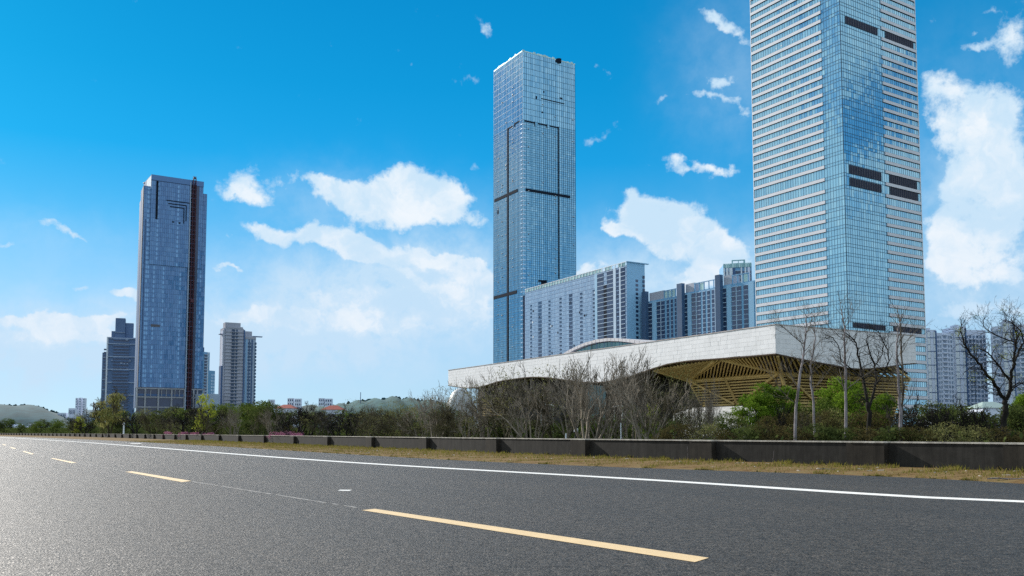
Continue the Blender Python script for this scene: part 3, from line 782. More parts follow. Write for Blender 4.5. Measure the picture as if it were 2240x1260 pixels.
# pale glass crown that stands above the roof
mb = MB()
for Fc in (BL, BR, BX, BY):
    n = max(10, int(Fc.L / 2.4)); w = Fc.L / n
    for i in range(n):
        h = HB + rng.choice((0, 0, .6, 1.1)); Fc.box(mb, i * w + .08, (i + 1) * w - .08, HB - 1.1, h, -.1, .24, 0, rng.uniform(.3, 1))
mb.build('glass_crown', M['greenglass'], TB)['kind'] = 'stuff'
# corner bays with pale sill bands
mb = MB(); z_ = 2.0 + 4.3 * 3
while z_ < z_sparse:
    BL.box(mb, BL.L - 3.2, BL.L + .02, z_ - .35, z_ + .55, .05, .3, 0, .9); BR.box(mb, -.02, 3.2, z_ - .35, z_ + .55, .05, .3, 0, .9); z_ += 4.3
mb.build('corner_bands', M['glassD'], TB)['kind'] = 'stuff'
dk = M['shadow_gap']
def strip(Fc, xa, ya, xb, yb, hpx, name='dark_band'):
    u0, u1 = Fc.u(xa, ya), Fc.u(xb, yb); z1 = (Fc.z(xa, ya) + Fc.z(xb, yb)) / 2; h = Fc.z(xa, ya) - Fc.z(xa, ya + hpx)
    mb = MB(); Fc.box(mb, u0, u1, z1 - h, z1, .04, .42); mb.build(name, dk, TB)
def vstrip(Fc, x, ya, yb, wpx):
    z1 = Fc.z(x, ya); z0 = max(1, Fc.z(x - (yb - ya) * .004, yb)); u = Fc.u(x, ya); w = abs(Fc.u(x + wpx, ya) - u)
    mb = MB(); Fc.box(mb, u, u + w, z0, z1, .04, .45); mb.build('dark_reveal', dk, TB)
strip(BR, 1150, 411, 1247, 429, 6.0); strip(BL, 1082, 437, 1132.5, 412, 6.5); strip(BL, 1080, 650, 1131, 633, 6.5)
strip(BR, 1147, 263, 1170, 268, 2.6); strip(BR, 1177, 269.5, 1196, 273, 2.6); strip(BR, 1203, 274, 1222, 279, 2.6)
strip(BL, 1125, 270, 1136, 264, 2.8); strip(BL, 1110.5, 281, 1121, 275, 2.8); strip(BR, 1184, 215, 1234, 226, 1.6)
vstrip(BR, 1169, 266, 276, 1.5); vstrip(BR, 1195.5, 272, 280, 1.5); vstrip(BL, 1125, 270, 278, 1.5)
vstrip(BR, 1220.5, 277, 610, 1.6); vstrip(BL, 1110, 281, 800, 2.6)
mb = MB(); BR.box(mb, .3, BR.u(1149, 650), 1, BR.z(1142, 646), .05, .5); mb.build('dark_bay', M['glassDark'], TB)
for (Fc, x, y, w_, h_) in ((BR, 1188, 199, 2.6, 3.5), (BR, 1225, 213, 5, 3), (BR, 1185, 244, 2.5, 3), (BR, 1172, 210, 2.5, 6), (BL, 1088, 461, 2.5, 8)):
    u, z_ = Fc.u(x, y), Fc.z(x, y); w = abs(Fc.u(x + w_, y) - u); h = z_ - Fc.z(x, y + h_); mb = MB(); Fc.box(mb, u, u + w, z_ - h, z_, .05, .3); mb.build('open_window', dk, TB)
# small opened sashes
sv = MB()
for k in range(120):
    Fc = BL if k % 2 else BR; cols_ = (3, 6, 9, 14) if Fc is BL else (2, 9, 15, 24)
    u = Fc.L * (rng.choice(cols_) + .5) / (22 if Fc is BL else 26); z_ = rng.uniform(30, HB * .92)
    Fc.box(sv, u, u + 1.5, z_, z_ + .35, .1, .55); Fc.box(sv, u, u + 1.5, z_ - .5, z_ - .05, .02, .2, 1)
sv.build('tilted_sashes', [M['whitemetal'], dk], TB)['kind'] = 'stuff'
r_ = P(1221, 127, 862)
mb = MB(); mb.box(r_.x - 3, r_.x + 3, r_.y - 2, r_.y + 2, HB - 3, HB + .4); mb.box(r_.x - 1.0, r_.x + 2.2, r_.y - 1, r_.y + 1, HB + .41, HB + 1.2); mb.build('roof_plant', dk, TB)

# ================================================================== left tower (slate glass, unfinished base, hoist)
cA = P(315, 406, 800.0); HA = cA.z
rA = PZ(453, 425, HA); lA = PZ(306.5, 425, HA)
fpA = foot(cA, lA, rA)
TA = thing('unfinished_glass_tower', 'tall slate blue glass tower at the left with bare concrete storeys at its foot', 'skyscraper')
AL = Face(lA, cA); AR = Face(cA, rA)
print('TA', HA, AL.L, AR.L, math.degrees(AL.d.angle(AR.d)))
zb = AR.z(300, 846) ; 
prism('core', inset(fpA, 2.5), -.5, HA - .3, M['slate'], TA)
def faceA(Fc, nP, z0, z1, gl, mul, step=4.2, o=0.0, dots=()):
    w = Fc.L / nP; z_ = z0
    while z_ < z1 - .5:
        hi = min(z1, z_ + step)
        for i in range(nP):
            hot = i in dots and nrg.rand() < .8
            t = .04 + .26 * nrg.rand() ** 1.5 + (.75 if hot else 0) + (.12 if (i // 3) % 3 == 0 else 0)
            Fc.q(gl, i * w + .05, (i + 1) * w - .05, z_, hi - (1.4 if hot else .06), o, 0, min(1, t), .03)
            if hot: Fc.q(gl, i * w + .05, (i + 1) * w - .05, hi - 1.36, hi - .06, o, 0, .2, .02)
        Fc.box(mul, 0, Fc.L, hi - .08, hi + .08, -.1, o + .08); z_ = hi
    for i in range(nP + 1): Fc.box(mul, i * w - .06, i * w + .06, z0, z1, -.1, o + .1)
gl = MB(); mul = MB()
faceA(AR, 34, zb, HA, gl, mul, dots=(2, 3, 6, 11, 20, 29, 31))
gl.build('glass_panes', M['glassA'], TA)['kind'] = 'stuff'; mul.build('mullions', M['slate'], TA)['kind'] = 'stuff'
# side wall: bronze and pale vertical strips
for k, (a, c, mt) in enumerate(((0, .35, M['slateG']), (.35, .55, M['slate']), (.55, .8, M['slate']), (.8, 1, M['louvre']))):
    mb = MB(); AL.box(mb, AL.L * a + .01, AL.L * c - .01, zb - 18 if k in (0, 3) else zb, HA - (0 if k else 8), -.4, .25 + .1 * (k % 2)); mb.build('side_strip', mt, TA)
# raised upper block
u0, u1 = AR.u(331, 395), AR.u(444.5, 400); zt1 = AR.z(331, 382)
blk = [AR.pt(u0, 0, 1.0), AR.pt(u1, 0, 1.0), AR.pt(u1, 0, -34), AR.pt(u0, 0, -34)]
prism('upper_block', blk, HA - 70, zt1, M['slate'], TA)
gl = MB(); mul = MB(); UB = Face(blk[0], blk[1]); faceA(UB, 26, HA - 70, zt1 - 5.0, gl, mul, 4.2, .06, dots=(3, 13))
gl.build('upper_glass', M['glassA'], TA)['kind'] = 'stuff'; mul.build('upper_mullions', M['slate'], TA)['kind'] = 'stuff'
mb = MB(); UB.box(mb, -.3, UB.L + .3, zt1 - 4.8, zt1, -.3, .45); mb.build('roof_band', M['slatelite'] if False else M['glassA'], TA)
US = Face(blk[3], blk[0]); mb = MB(); US.box(mb, US.L * .45, US.L - .3, HA - 2, zt1 - 1, -.2, .3); mb.build('white_side_screen', M['whitemetal'], TA)
mb = MB(); US.box(mb, -.5, 3, zt1 - .2, zt1 + .6, -34, .5); mb.build('roof_edge', M['whitemetal'], TA)
def dkA(Fc, xa, xb, ya, yb, o=1.35, name='dark_groove', mt=None):
    ua, ub = Fc.u(xa, ya), Fc.u(xb, yb); z1, z0 = Fc.z(xa, ya), Fc.z(xb, yb)
    if z1 - z0 < .2: z0 = z1 - .9
    mb = MB(); Fc.box(mb, min(ua, ub), max(ua, ub), z0, z1, .05, o); mb.build(name, mt or dk, TA)
dkA(AR, 341.5, 344, 398, 480); dkA(AR, 342, 346, 396, 404)
for (xa, xb, y, dy_) in ((363.5, 414, 437.5, 5), (367.5, 408, 444.5, 4.5), (371.5, 403, 451.5, 4)):
    u0, u1 = AR.u(xa, y), AR.u(xb, y); z1 = AR.z(xa, y); mb = MB(); AR.box(mb, u0, u1, z1 - .85 - (0), z1 - .0, .05, 1.4); mb.build('dark_groove', dk, TA)
    mb = MB(); AR.box(mb, u1 - .7, u1, z1 - 14.5, z1 - .86, .05, 1.4)
    if xb < 414: mb.build('dark_groove', dk, TA)
for (x, y) in ((376, 484), (390, 486.5)):
    u, z_ = AR.u(x, y), AR.z(x, y); mb = MB(); AR.box(mb, u, u + 1.7, z_ - 1.3, z_, .05, 1.3); mb.build('open_window', dk, TA)
for (x, y) in ((337, 567), (330, 709)):
    u, z_ = AR.u(x, y), AR.z(x, y); mb = MB(); AR.box(mb, u, u + 7.6, z_ - 2.2, z_, .05, .3); mb.build('brown_panel', M['louvre'], TA)
mb = MB(); AR.box(mb, AR.u(317, 500), AR.u(319, 500), zb, AR.z(320, 480), .05, .4); mb.build('dark_groove', M['slate'], TA)
# unclad bay behind the hoist: open floors
ub0, ub1 = AR.u(418.5, 420), AR.u(432.5, 420); dub = (AR.u(404, 850) - AR.u(418.5, 420))
ua_, uc_ = ub0 - .5, ub1 - 1.2
zh = AR.z(420, 400)
mb = MB(); AR.box(mb, ua_, uc_, 0, zh, .1, 1.30); mb.build('open_bay', M['shadow_gap'], TA)
z_ = 4.0; nsl = 0
while z_ < zh - 2:
    mb = MB(); AR.box(mb, ua_ - .05, uc_ + .05, z_, z_ + .55, .1, 2.1); mb.build('floor_slab', M['slate'], TA); z_ += 4.2
mb = MB(); AR.box(mb, ua_ - .9, ua_ - .1, 0, zh, .1, 2.0); mb.build('bay_edge_strip', M['slatelite'], TA)
mb = MB(); AR.box(mb, uc_ + .1, uc_ + 2.3, zb, zh - 3, .1, 1.2); mb.build('bay_side_strip', M['glassDark'], TA)
# concrete frame at the foot
zf = [0, AR.z(300, 896), AR.z(300, 876), AR.z(300, 866) , zb]
mb = MB(); AR.box(mb, 0, AR.L, 0, zb, -1.0, -.4); mb.build('dark_interior', M['glassDark'], TA)
for z_ in (AR.z(310, 889), AR.z(310, 867), zb - .7):
    mb = MB(); AR.box(mb, -.2, AR.L + .2, z_ - 1.0, z_, -.3, .8); mb.build('concrete_beam', M['concrete'], TA)
mb = MB(); AR.box(mb, 0, ua_, AR.z(310, 866) + .1, zb - 6, -.3, .2); mb.build('infill_wall', M['slate'], TA)
for x in (297, 315, 344, 373, 401, 421, 429, 443):
    u = AR.u(x, 880); mb = MB(); AR.box(mb, u, u + 1.3, 0, zb - .8, -.25, .95); mb.build('concrete_column', M['concrete'], TA)
for x in (329, 353, 363, 382, 392):
    u = AR.u(x, 850); mb = MB(); AR.box(mb, u, u + .5, AR.z(310, 866), zb - .8, -.25, .6); mb.build('thin_column', M['concrete'], TA)
# hoist, a steel lattice mast fixed to the open bay
hu = (ua_ + uc_) / 2; zh2 = AR.z(425, 393.5)
HO = thing('construction_hoist', 'red steel hoist mast climbing the open bay of the left tower', 'construction hoist')
mb = MB(); wd = 1.3
pts4 = [(hu - wd, 2.3), (hu + wd, 2.3), (hu + wd, 4.3), (hu - wd, 4.3)]
for (u, o_) in pts4: AR.box(mb, u - .14, u + .14, 0, zh2 + .5, o_ - .14, o_ + .14)
mb.build('mast_leg', M['redsteel'], HO)
mb = MB(); z_ = 0
while z_ < zh2:
    for k in range(4):
        a, c = pts4[k], pts4[(k + 1) % 4]
        mb.bar(AR.pt(a[0], z_, a[1]), AR.pt(c[0], z_ + 3, c[1]), .16); mb.bar(AR.pt(a[0], z_ + 3, a[1]), AR.pt(c[0], z_ + 3, c[1]), .16)
    z_ += 3
mb.build('mast_bracing', M['redsteel'], HO)['kind'] = 'stuff'
mb = MB(); AR.box(mb, hu - 1.4, hu + 1.4, 118, 121, 4.4, 6.4); mb.build('hoist_cage', M['redsteel'], HO)
mb = MB(); AR.box(mb, hu - .9, hu + .9, zh2, zh2 + 1.6, 2.6, 4.0); mb.build('mast_head', M['redsteel'], HO)

# ================================================================== generic tower pieces
def col_windows(Fc, parent, xa, xb, z0, z1, step, frac=.72, mat='glassDark', o=.05, d=.12, row=700, name='window', lab=None, single=True, slab=None):
    """a vertical column of windows between two view columns; every window is a part"""
    ua, ub = Fc.u(xa, row), Fc.u(xb, row); z_ = z0; n = 0; J = MB()
    while z_ + step * frac < z1:
        mb = MB() if single else J
        t = rng.random()
        Fc.box(mb, ua, ub, z_, z_ + step * frac, o, o + d, 0, max(.01, t * .9))
        if slab: Fc.box(mb, ua - .1, ub + .1, z_ + step * frac + .12, z_ + step * .95, o, o + slab, 1, .01)
        if single: mb.build(name, [M[mat], M['paleblue']], parent)
        z_ += step; n += 1
    if not single and J.f: J.build(name + 's', [M[mat], M['paleblue']], parent)['kind'] = 'stuff'
    return n
def px_strip(Fc, parent, xa, xb, z0, z1, mat, o=.05, d=.2, row=700, name='wall_strip'):
    ua, ub = Fc.u(xa, row), Fc.u(xb, row); mb = MB(); Fc.box(mb, ua, ub, z0, z1, o, o + d); return mb.build(name, M[mat], parent)
def grid_glass(Fc, nP, z0, z1, step, gl, mul, sill=.3, mt=.10, ht=.12, tl=.0, inset_=.02):
    w = Fc.L / nP; z_ = z0; ct = nrg.rand(nP)
    while z_ < z1 - 1:
        hi = min(z_ + step, z1)
        for i in range(nP):
            t = .1 + .45 * ct[i] + .45 * nrg.rand() ** 1.5 + tl
            Fc.q(gl, i * w + .05, (i + 1) * w - .05, z_ + step * sill, hi - .08, inset_, 0, min(1, max(.01, t)), .01)
            Fc.q(gl, i * w + .05, (i + 1) * w - .05, z_, z_ + step * sill - .05, inset_, 0, min(1, max(.01, t * .5 + .3)), .01)
        Fc.box(mul, 0, Fc.L, hi - ht, hi + ht * .4, -.1, .14); z_ += step
    for i in range(nP + 1): Fc.box(mul, i * w - mt / 2, i * w + mt / 2, z0, z1, -.1, .1)

# ================================================================== hotel slab
cD = P(1370.5, 571.5, 670.0); HD = cD.z
lD = PZ(1148.5, 633, HD); rD = PZ(1409.5, 576.5, HD)
fpD = foot(cD, lD, rD)
TD = thing('long_slab_block', 'long pale glass slab block with open roof frame, between the blue tower and apartments', 'apartment building')
DL = Face(lD, cD); DR = Face(cD, rD); DB = Face(rD, fpD[2]); DC_ = Face(fpD[2], lD)
print('DBG D', HD, DL.L, DR.L, math.degrees(DL.d.angle(DR.d)))
hr = DL.z(1370.5, 571.5) - DL.z(1370.5, 580.5); zR = HD - hr
prism('body', inset(fpD, .6), -.5, zR, M['slatelite'], TD)
gl = MB(); mul = MB()
grid_glass(DL, 84, 3, zR, 3.25, gl, mul, .34)
gl.build('glass_panes', M['glassD'], TD)['kind'] = 'stuff'; mul.build('mullions', M['slate'], TD)['kind'] = 'stuff'
zst = 3.25
for (xa, xb, ytop) in ((1177.5, 1184.5, 655), (1245, 1252, 637)):
    col_windows(DL, TD, xa, xb, 20, DL.z(xa, ytop), zst, .78, 'glassDark')
for (xa, xb) in ((1307.5, 1321), (1321.4, 1327.6), (1328, 1342)):
    col_windows(DL, TD, xa, xb, 20, zR - (1 if xa != 1321.4 else 8), zst, .80, 'glassDark' if xa != 1321.4 else 'shadow_gap', slab=.25)
col_windows(DL, TD, 1348.5, 1355, 20, zR, zst, .74, 'glassDark'); col_windows(DL, TD, 1359, 1368, 20, zR, zst, .80, 'glassDark', slab=.25)
for (a, c) in ((1342.4, 1348.1), (1355.4, 1358.7), (1302, 1307.2)): px_strip(DL, TD, a, c, 3, zR, 'paleblue' if a > 1310 else 'sidewall', .1, .15, name='pale_pier')
for (xa, xb) in ((1160, 1163), (1200, 1203.5), (1224, 1228), (1269, 1274), (1297, 1301)):
    col_windows(DL, TD, xa, xb, 20, zR - 12, zst, .42, 'glassDark', o=.06, d=.25, single=False, name='small_window')
sv = MB()
for k in range(46):
    u = rng.uniform(2, DL.L * .98); z_ = 20 + zst * int(rng.uniform(0, 28)) + 1.2
    if z_ < zR - 3: DL.box(sv, u, u + rng.uniform(.8, 1.6), z_, z_ + 1.7, .04, .2, rng.choice((0, 0, 1)), .01)
sv.build('open_sashes', [M['shadow_gap'], M['whitemetal']], TD)['kind'] = 'stuff'
mb = MB(); DR.box(mb, 0, DR.L, 0, HD - .6, -.3, .3); mb.build('end_wall', M['sidewall'], TD)
col_windows(DR, TD, 1390.5, 1396, 12, HD - 12, 3.25, .6, 'glassDark', o=.32, d=.06)
col_windows(DR, TD, 1405.8, 1409.3, 12, HD - 8, 3.25, .6, 'glassDark', o=.32, d=.9)
mb = MB(); DR.box(mb, -.2, DR.L + 3.5, HD - .55, HD, -.6, 1.2); mb.build('roof_slab_edge', M['sidewall'], TD)
for k in range(int(DL.L / 4.4)):
    u = 1 + k * 4.4; mb = MB(); DL.box(mb, u, u + .5, zR, HD - .45, -.3, .3); mb.build('roof_frame_post', M['whitemetal'], TD)
mb = MB(); DL.box(mb, 0, DL.L, HD - .42, HD - .02, -.35, .35); mb.build('roof_frame_beam', M['whitemetal'], TD)
mb = MB()
for k in range(int(DL.L / 4.4)):
    u = 1.6 + k * 4.4
    if k < 26 or rng.random() < .4: DL.box(mb, u, u + 3.7, zR + .1, HD - .6, -.1, 0, 0, rng.uniform(.1, .9))
mb.build('parapet_glass', M['greenglass'], TD)['kind'] = 'stuff'
yy_ = DL.pt(DL.u(1190), 0).y + 5; p_ = P(1190, 615, yy_); HD_ = HD; mb = MB(); mb.box(p_.x - 2.5, p_.x + 2.5, p_.y, p_.y + 4, HD - 3, p_.z); mb.box(p_.x - 5.0, p_.x + 2.5, p_.y - 1, p_.y + 4, p_.z + .01, p_.z + .8); mb.build('roof_plant', M['shadow_gap'], TD)

# ================================================================== three stepped apartment blocks
def apt(A, B, Y, fin, cols, pale, frame, depth, lab, hdark, endp=None):
    b_ = P(B[0], B[1], Y); H = b_.z; a_ = PZ(A[0], A[1], H)
    Fc = Face(a_, b_); T = thing('apartment_block', lab, 'apartment building', group='stepped blue apartment blocks')
    bk = [a_, b_, b_ - Fc.n * depth, a_ - Fc.n * depth]
    prism('body', [(p.x, p.y) for p in bk], -.5, H, M['aptblue'], T)
    hf = 5.5
    xa, xb, yt = fin
    zf = Fc.z(xa, yt); u0, u1 = Fc.u(xa), Fc.u(xb); mb = MB(); Fc.box(mb, u0, u1, 0, zf, .02, 3.0); mb.build('core_fin', M['aptdark'], T)
    st = 3.05
    for (xa, xb, mt, sl) in cols: col_windows(Fc, T, xa, xb, 20, H - 1.5, st, .80, mt, o=.03, d=.12, slab=sl, single=(xb - xa) > 5)
    for (xa, xb, mt) in pale: px_strip(Fc, T, xa, xb, 0, H - .5, mt, .04, .35 if mt == 'sidewall' else .2)
    xa, xb = frame; u0, u1 = Fc.u(xa), Fc.u(xb); n = max(3, int((u1 - u0) / 4))
    for k in range(n + 1):
        u = u0 + (u1 - u0 - .5) * k / n; mb = MB(); Fc.box(mb, u, u + .5, H, H + hf - .5, -.4, .2); mb.build('roof_frame_post', M['aptblue'], T)
    mb = MB(); Fc.box(mb, u0 - .3, u1 + .3, H + hf - .48, H + hf, -.5, .3); mb.build('roof_frame_beam', M['aptblue'], T)
    mb = MB()
    for k in range(n):
        u = u0 + (u1 - u0 - .5) * k / n + .7; w = (u1 - u0) / n - 1.0
        if rng.random() < .55: Fc.box(mb, u, u + w, H + .2, H + hf - .7, -.3, -.2, 0, rng.uniform(.3, 1))
    if mb.f: mb.build('parapet_glass', M['greenglass'], T)['kind'] = 'stuff'
    mb = MB(); Fc.box(mb, Fc.u(fin[1]) + .3, u0 - .5, H, H + hf + .6, -8, -.5); mb.build('roof_house', M['aptcream'], T)
    return T, Fc, H
apt((1411, 661), (1487, 646), 640, (1411, 1419.5, 639.5), [(1419.5, 1427, 'glassDark', .5), (1437.5, 1445, 'glassDark', .6), (1447, 1454.5, 'glassDark', .2), (1459, 1464, 'glassDark', .1), (1468, 1472.5, 'glassDark', .1), (1476.5, 1480, 'glassDark', .1), (1483, 1487, 'glassDark', .3)], [(1427.5, 1436.8, 'sidewall'), (1445.4, 1446.6, 'paleblue')], (1453, 1479), 26, 'lowest and leftmost of the three stepped blue apartment blocks', 0)
apt((1488, 643), (1571, 627.5), 600, (1488, 1499, 622), [(1499.5, 1504.5, 'glassDark', .5), (1514, 1522.5, 'glassDark', .6), (1525, 1533.5, 'glassDark', .2), (1538, 1543.5, 'glassDark', .1), (1548, 1553.5, 'glassDark', .1), (1558, 1563.5, 'glassDark', .1)], [(1505, 1513.5, 'sidewall'), (1523, 1524.6, 'paleblue'), (1564.5, 1568, 'paleblue')], (1520, 1563), 26, 'middle one of the three stepped blue apartment blocks', 0)
T3, F3, H3 = apt((1572, 626), (1651, 613), 560, (1572, 1583, 603), [(1583.5, 1590, 'glassDark', .5), (1602, 1610.5, 'glassDark', .6), (1613, 1623, 'glassDark', .2), (1628, 1637.5, 'glassDark', .2)], [(1591, 1601, 'sidewall'), (1611, 1612.6, 'paleblue'), (1639, 1650.8, 'sidewall')], (1603, 1639), 26, 'highest of the three stepped blue apartment blocks, beside the striped tower', 0)

# small tower behind
TF = thing('rear_apartment_tower', 'pale tower top with green glass crown rising behind the highest stepped block', 'apartment building')
a_ = P(1582, 578, 780); b_ = PZ(1644, 575, a_.z); Ff = Face(a_, b_); HF = a_.z
prism('body', [(a_.x, a_.y), (b_.x, b_.y), (b_.x + 4, b_.y + 24), (a_.x + 2, a_.y + 24)], -.5, HF - .5, M['aptblue'], TF)
for (xa, xb, mt) in ((1582.5, 1586, 'whitemetal'), (1588.5, 1593.5, 'whitemetal'), (1595.5, 1602.5, 'whitemetal'), (1603, 1608, 'slate'), (1620.5, 1623.5, 'whitemetal'), (1629, 1632.5, 'whitemetal'), (1635.5, 1641, 'aptwhite')): px_strip(Ff, TF, xa, xb, 0, HF - 3.6, mt, .04, .5, row=600)
for (xa, xb) in ((1586.2, 1588.3), (1593.7, 1595.3), (1609, 1616), (1616.6, 1620), (1623.7, 1628.7), (1633, 1635.3), (1641.3, 1643.7)): col_windows(Ff, TF, xa, xb, 60, HF - 4, 3.2, .75, 'glassDark', row=600, slab=.3 if xa in (1609, 1616.6) else None, single=False)
mb = MB(); n = 13
for k in range(n): Ff.box(mb, Ff.L * k / n + .1, Ff.L * (k + 1) / n - .1, HF - 3.4, HF + .2, .05, .55, 0, (.1, .9, .5)[k % 3])
mb.build('crown_glass', M['greenglass'], TF)['kind'] = 'stuff'
ua, ub = Ff.u(1600, 570), Ff.u(1629.5, 570); z1 = Ff.z(1615, 566)
for (u0, u1) in ((ua, ua + 1), ((ua + ub) / 2 - .3, (ua + ub) / 2 + .3), (ub - 1.4, ub)): mb = MB(); Ff.box(mb, u0, u1, HF, z1 - .8, -6, -5); mb.build('roof_screen_post', M['greenglass'], TF)
mb = MB(); Ff.box(mb, ua, ub, z1 - .78, z1, -6.2, -4.8); mb.build('roof_screen_beam', M['greenglass'], TF)
mb = MB(); Ff.box(mb, ua, ub, HF, HF + 1.3, -6.2, -4.8); mb.build('roof_screen_base', M['greenglass'], TF)

# ================================================================== left group
def blockface(name, lab, xa, ya, xb, yb, Y, depth, mat, cat='apartment building', group=None):
    b_ = P(xb, yb, Y); a_ = PZ(xa, ya, b_.z); Fc = Face(a_, b_); T = thing(name, lab, cat, group=group)
    prism('body', [(a_.x, a_.y), (b_.x, b_.y), (b_.x - Fc.n.x * depth, b_.y - Fc.n.y * depth), (a_.x - Fc.n.x * depth, a_.y - Fc.n.y * depth)], -.5, b_.z, M[mat], T)
    return T, Fc, b_.z
TG, FG, HG = blockface('dark_office_tower', 'dark slate tower with pale floor bands, left of the unfinished glass tower', 237.5, 737, 297, 739, 900, 30, 'slateG', 'office building')
for y in (738.5, 751, 779, 807, 835.5, 863):
    z_ = FG.z(250, y); mb = MB(); FG.box(mb, -.3, FG.L, z_ - .9, z_, .02, .9); mb.build('floor_band', M['slatelite'], TG)
for k in range(34):
    z_ = 8 + k * 3.05
    if z_ < HG - 3:
        mb = MB(); FG.box(mb, FG.u(247, 800), FG.u(281, 800), z_, z_ + 1.3, .03, .08, 0, .05 + .2 * rng.random()); FG.box(mb, FG.u(246, 800), FG.u(282, 800), z_ + 1.5, z_ + 2.6, .03, 1.1, 1); mb.build('balcony_row', [M['glassDark'], M['slateG']], TG)
mb = MB()
for k in range(22):
    u = rng.uniform(3, FG.L * .8); z_ = rng.choice((16, 24, 27, 36, 62, 68, 71, 92)) + rng.uniform(-.5, .5); FG.box(mb, u, u + rng.uniform(.6, 2), z_, z_ + 1.1, .1, 1.2)
mb.build('bright_windows', M['slatelite'], TG)['kind'] = 'stuff'
mb = MB(); FG.box(mb, -1.5, -.2, 0, HG, -3, .6); mb.build('corner_strip', M['whitemetal'], TG)
for (xa, xb, yt, mt, o) in ((252, 273.5, 695, 'slateG', -2), (273.8, 291.5, 705.5, 'slateG', -4), (243.5, 252, 723, 'slateG', -5)):
    mb = MB(); FG.box(mb, FG.u(xa, 720), FG.u(xb, 720), HG, FG.z(xa, yt), -14, o); mb.build('stepped_top', M[mt], TG)
mb = MB(); FG.box(mb, FG.u(252, 720), FG.u(273, 720), FG.z(252, 727), FG.z(252, 726), -2, -1); mb.build('floor_band', M['slatelite'], TG)
w = MB(); FG.box(w, FG.u(223, 800), -1.6, 0, FG.z(225, 771), -18, -1); w.build('side_wing', M['slateG'], TG)
for y in (781, 807, 829, 852): z_ = FG.z(228, y); w = MB(); FG.box(w, FG.u(223, 800) - .1, -1.7, z_ - .7, z_, -.98, -.4); w.build('floor_band', M['slatelite'], TG)
for k in range(26): z_ = 5 + k * 3.05; w = MB(); FG.box(w, FG.u(226, 800), FG.u(235, 800), z_, z_ + 1.6, -.98, -.9, 0, .1); w.build('wing_window', M['glassDark'], TG)

TH, FH, HH = blockface('grey_residential_tower', 'warm grey residential tower with curved balcony ledges, right of the unfinished tower', 489.5, 717, 534, 719.5, 850, 14, 'aptcream')
st = (HH - 0) / 31.0
for k in range(1, 31):
    z_ = k * st
    mb = MB(); FH.box(mb, FH.u(489.8, 800), FH.u(504, 800), z_ - .5, z_ - .15, .02, .55); FH.box(mb, FH.u(504, 800), FH.u(522, 800), z_ - .62, z_ - .2, .02, 1.5); FH.box(mb, FH.u(522, 800), FH.u(533.8, 800), z_ - .5, z_ - .15, .02, .55); mb.build('balcony_ledge', M['slatelite'] if False else M['aptcream'], TH)
    if z_ > 12:
        mb = MB(); FH.box(mb, FH.u(505.5, 800), FH.u(512.5, 800), z_ + .1, z_ + 2.3, .02, .1, 0, .1); mb.build('window', M['glassDark'], TH)
        mb = MB(); FH.box(mb, FH.u(514.5, 800), FH.u(518.5, 800), z_ + .2, z_ + 2.2, .02, .1, 0, .4); mb.build('window', M['glassDark'], TH)
        mb = MB(); FH.box(mb, FH.u(490.5, 800), FH.u(491.8, 800), z_ + .3, z_ + 1.8, .02, .1, 0, .5); FH.box(mb, FH.u(489.6, 800), FH.u(533.9, 800), z_ - .80, z_ - .66, .02, .12, 0, .3); mb.build('shadow_joint', M['glassDark'], TH)
mb = MB(); FH.box(mb, FH.u(483.8, 800), -.1, 0, FH.z(487, 800), -9, -.3); mb.build('side_wing', M['slate'], TH)
mb = MB(); FH.box(mb, FH.u(486, 800), -.1, FH.z(487, 800), FH.z(488, 722), -9, -.3); mb.build('side_wing', M['aptwhite'], TH)
mb = MB(); FH.box(mb, FH.u(493.5, 710), FH.u(527, 710), HH, FH.z(500, 705), -10, -1); mb.build('roof_house', M['aptcream'], TH)
mb = MB(); FH.box(mb, FH.u(496, 714), FH.u(531.5, 714), HH, FH.z(500, 716) + .8, -.9, .3); mb.build('roof_edge', M['aptcream'], TH)
mb = MB(); FH.box(mb, FH.u(481, 730), FH.u(487, 730), FH.z(484, 731), FH.z(484, 730), -6, 1); mb.build('roof_fin', M['slate'], TH)
mb = MB(); FH.box(mb, FH.u(531.6, 800), FH.u(534.2, 800), 0, FH.z(533, 722), .02, 1.0); mb.build('dark_reveal', M['slate'], TH)
W_ = Face(FH.pt(FH.u(534.4, 800), 0, -3), FH.pt(FH.u(560.5, 800), 0, -3)); zw = W_.z(540, 735.5)
mb = MB(); W_.box(mb, 0, W_.L, 0, zw, -10, 0); mb.build('rear_wing', M['slatelite'], TH)
mb = MB(); W_.box(mb, .3, W_.u(552.5, 730), zw, W_.z(545, 724.5), -8, -2); mb.build('wing_roof_house', M['aptcream'], TH)
mb = MB(); W_.box(mb, W_.u(553, 730), W_.L + 6, zw - .2, zw + .5, -3, .6); mb.build('roof_fin', M['slate'], TH)
mb = MB(); W_.box(mb, 0, W_.L, zw - 2.5, zw - .25, .02, .5); mb.build('wing_roof_band', M['aptcream'], TH)
for (xa, xb) in ((541.5, 543), (545.5, 548)): col_windows(W_, TH, xa, xb, 8, zw - 3, st, .6, 'glassDark', row=800, single=False, name='wing_window')
for (xa, xb, mt) in ((536, 540.5, 'glassD'), (543.4, 545, 'slate'), (549, 552, 'slate')): px_strip(W_, TH, xa, xb, 0, zw - 3, mt, .02, .2, row=800)
col_windows(W_, TH, 556.5, 560, 8, zw - 3, st, .65, 'glassDark', row=800, single=False, name='edge_window', d=.6)

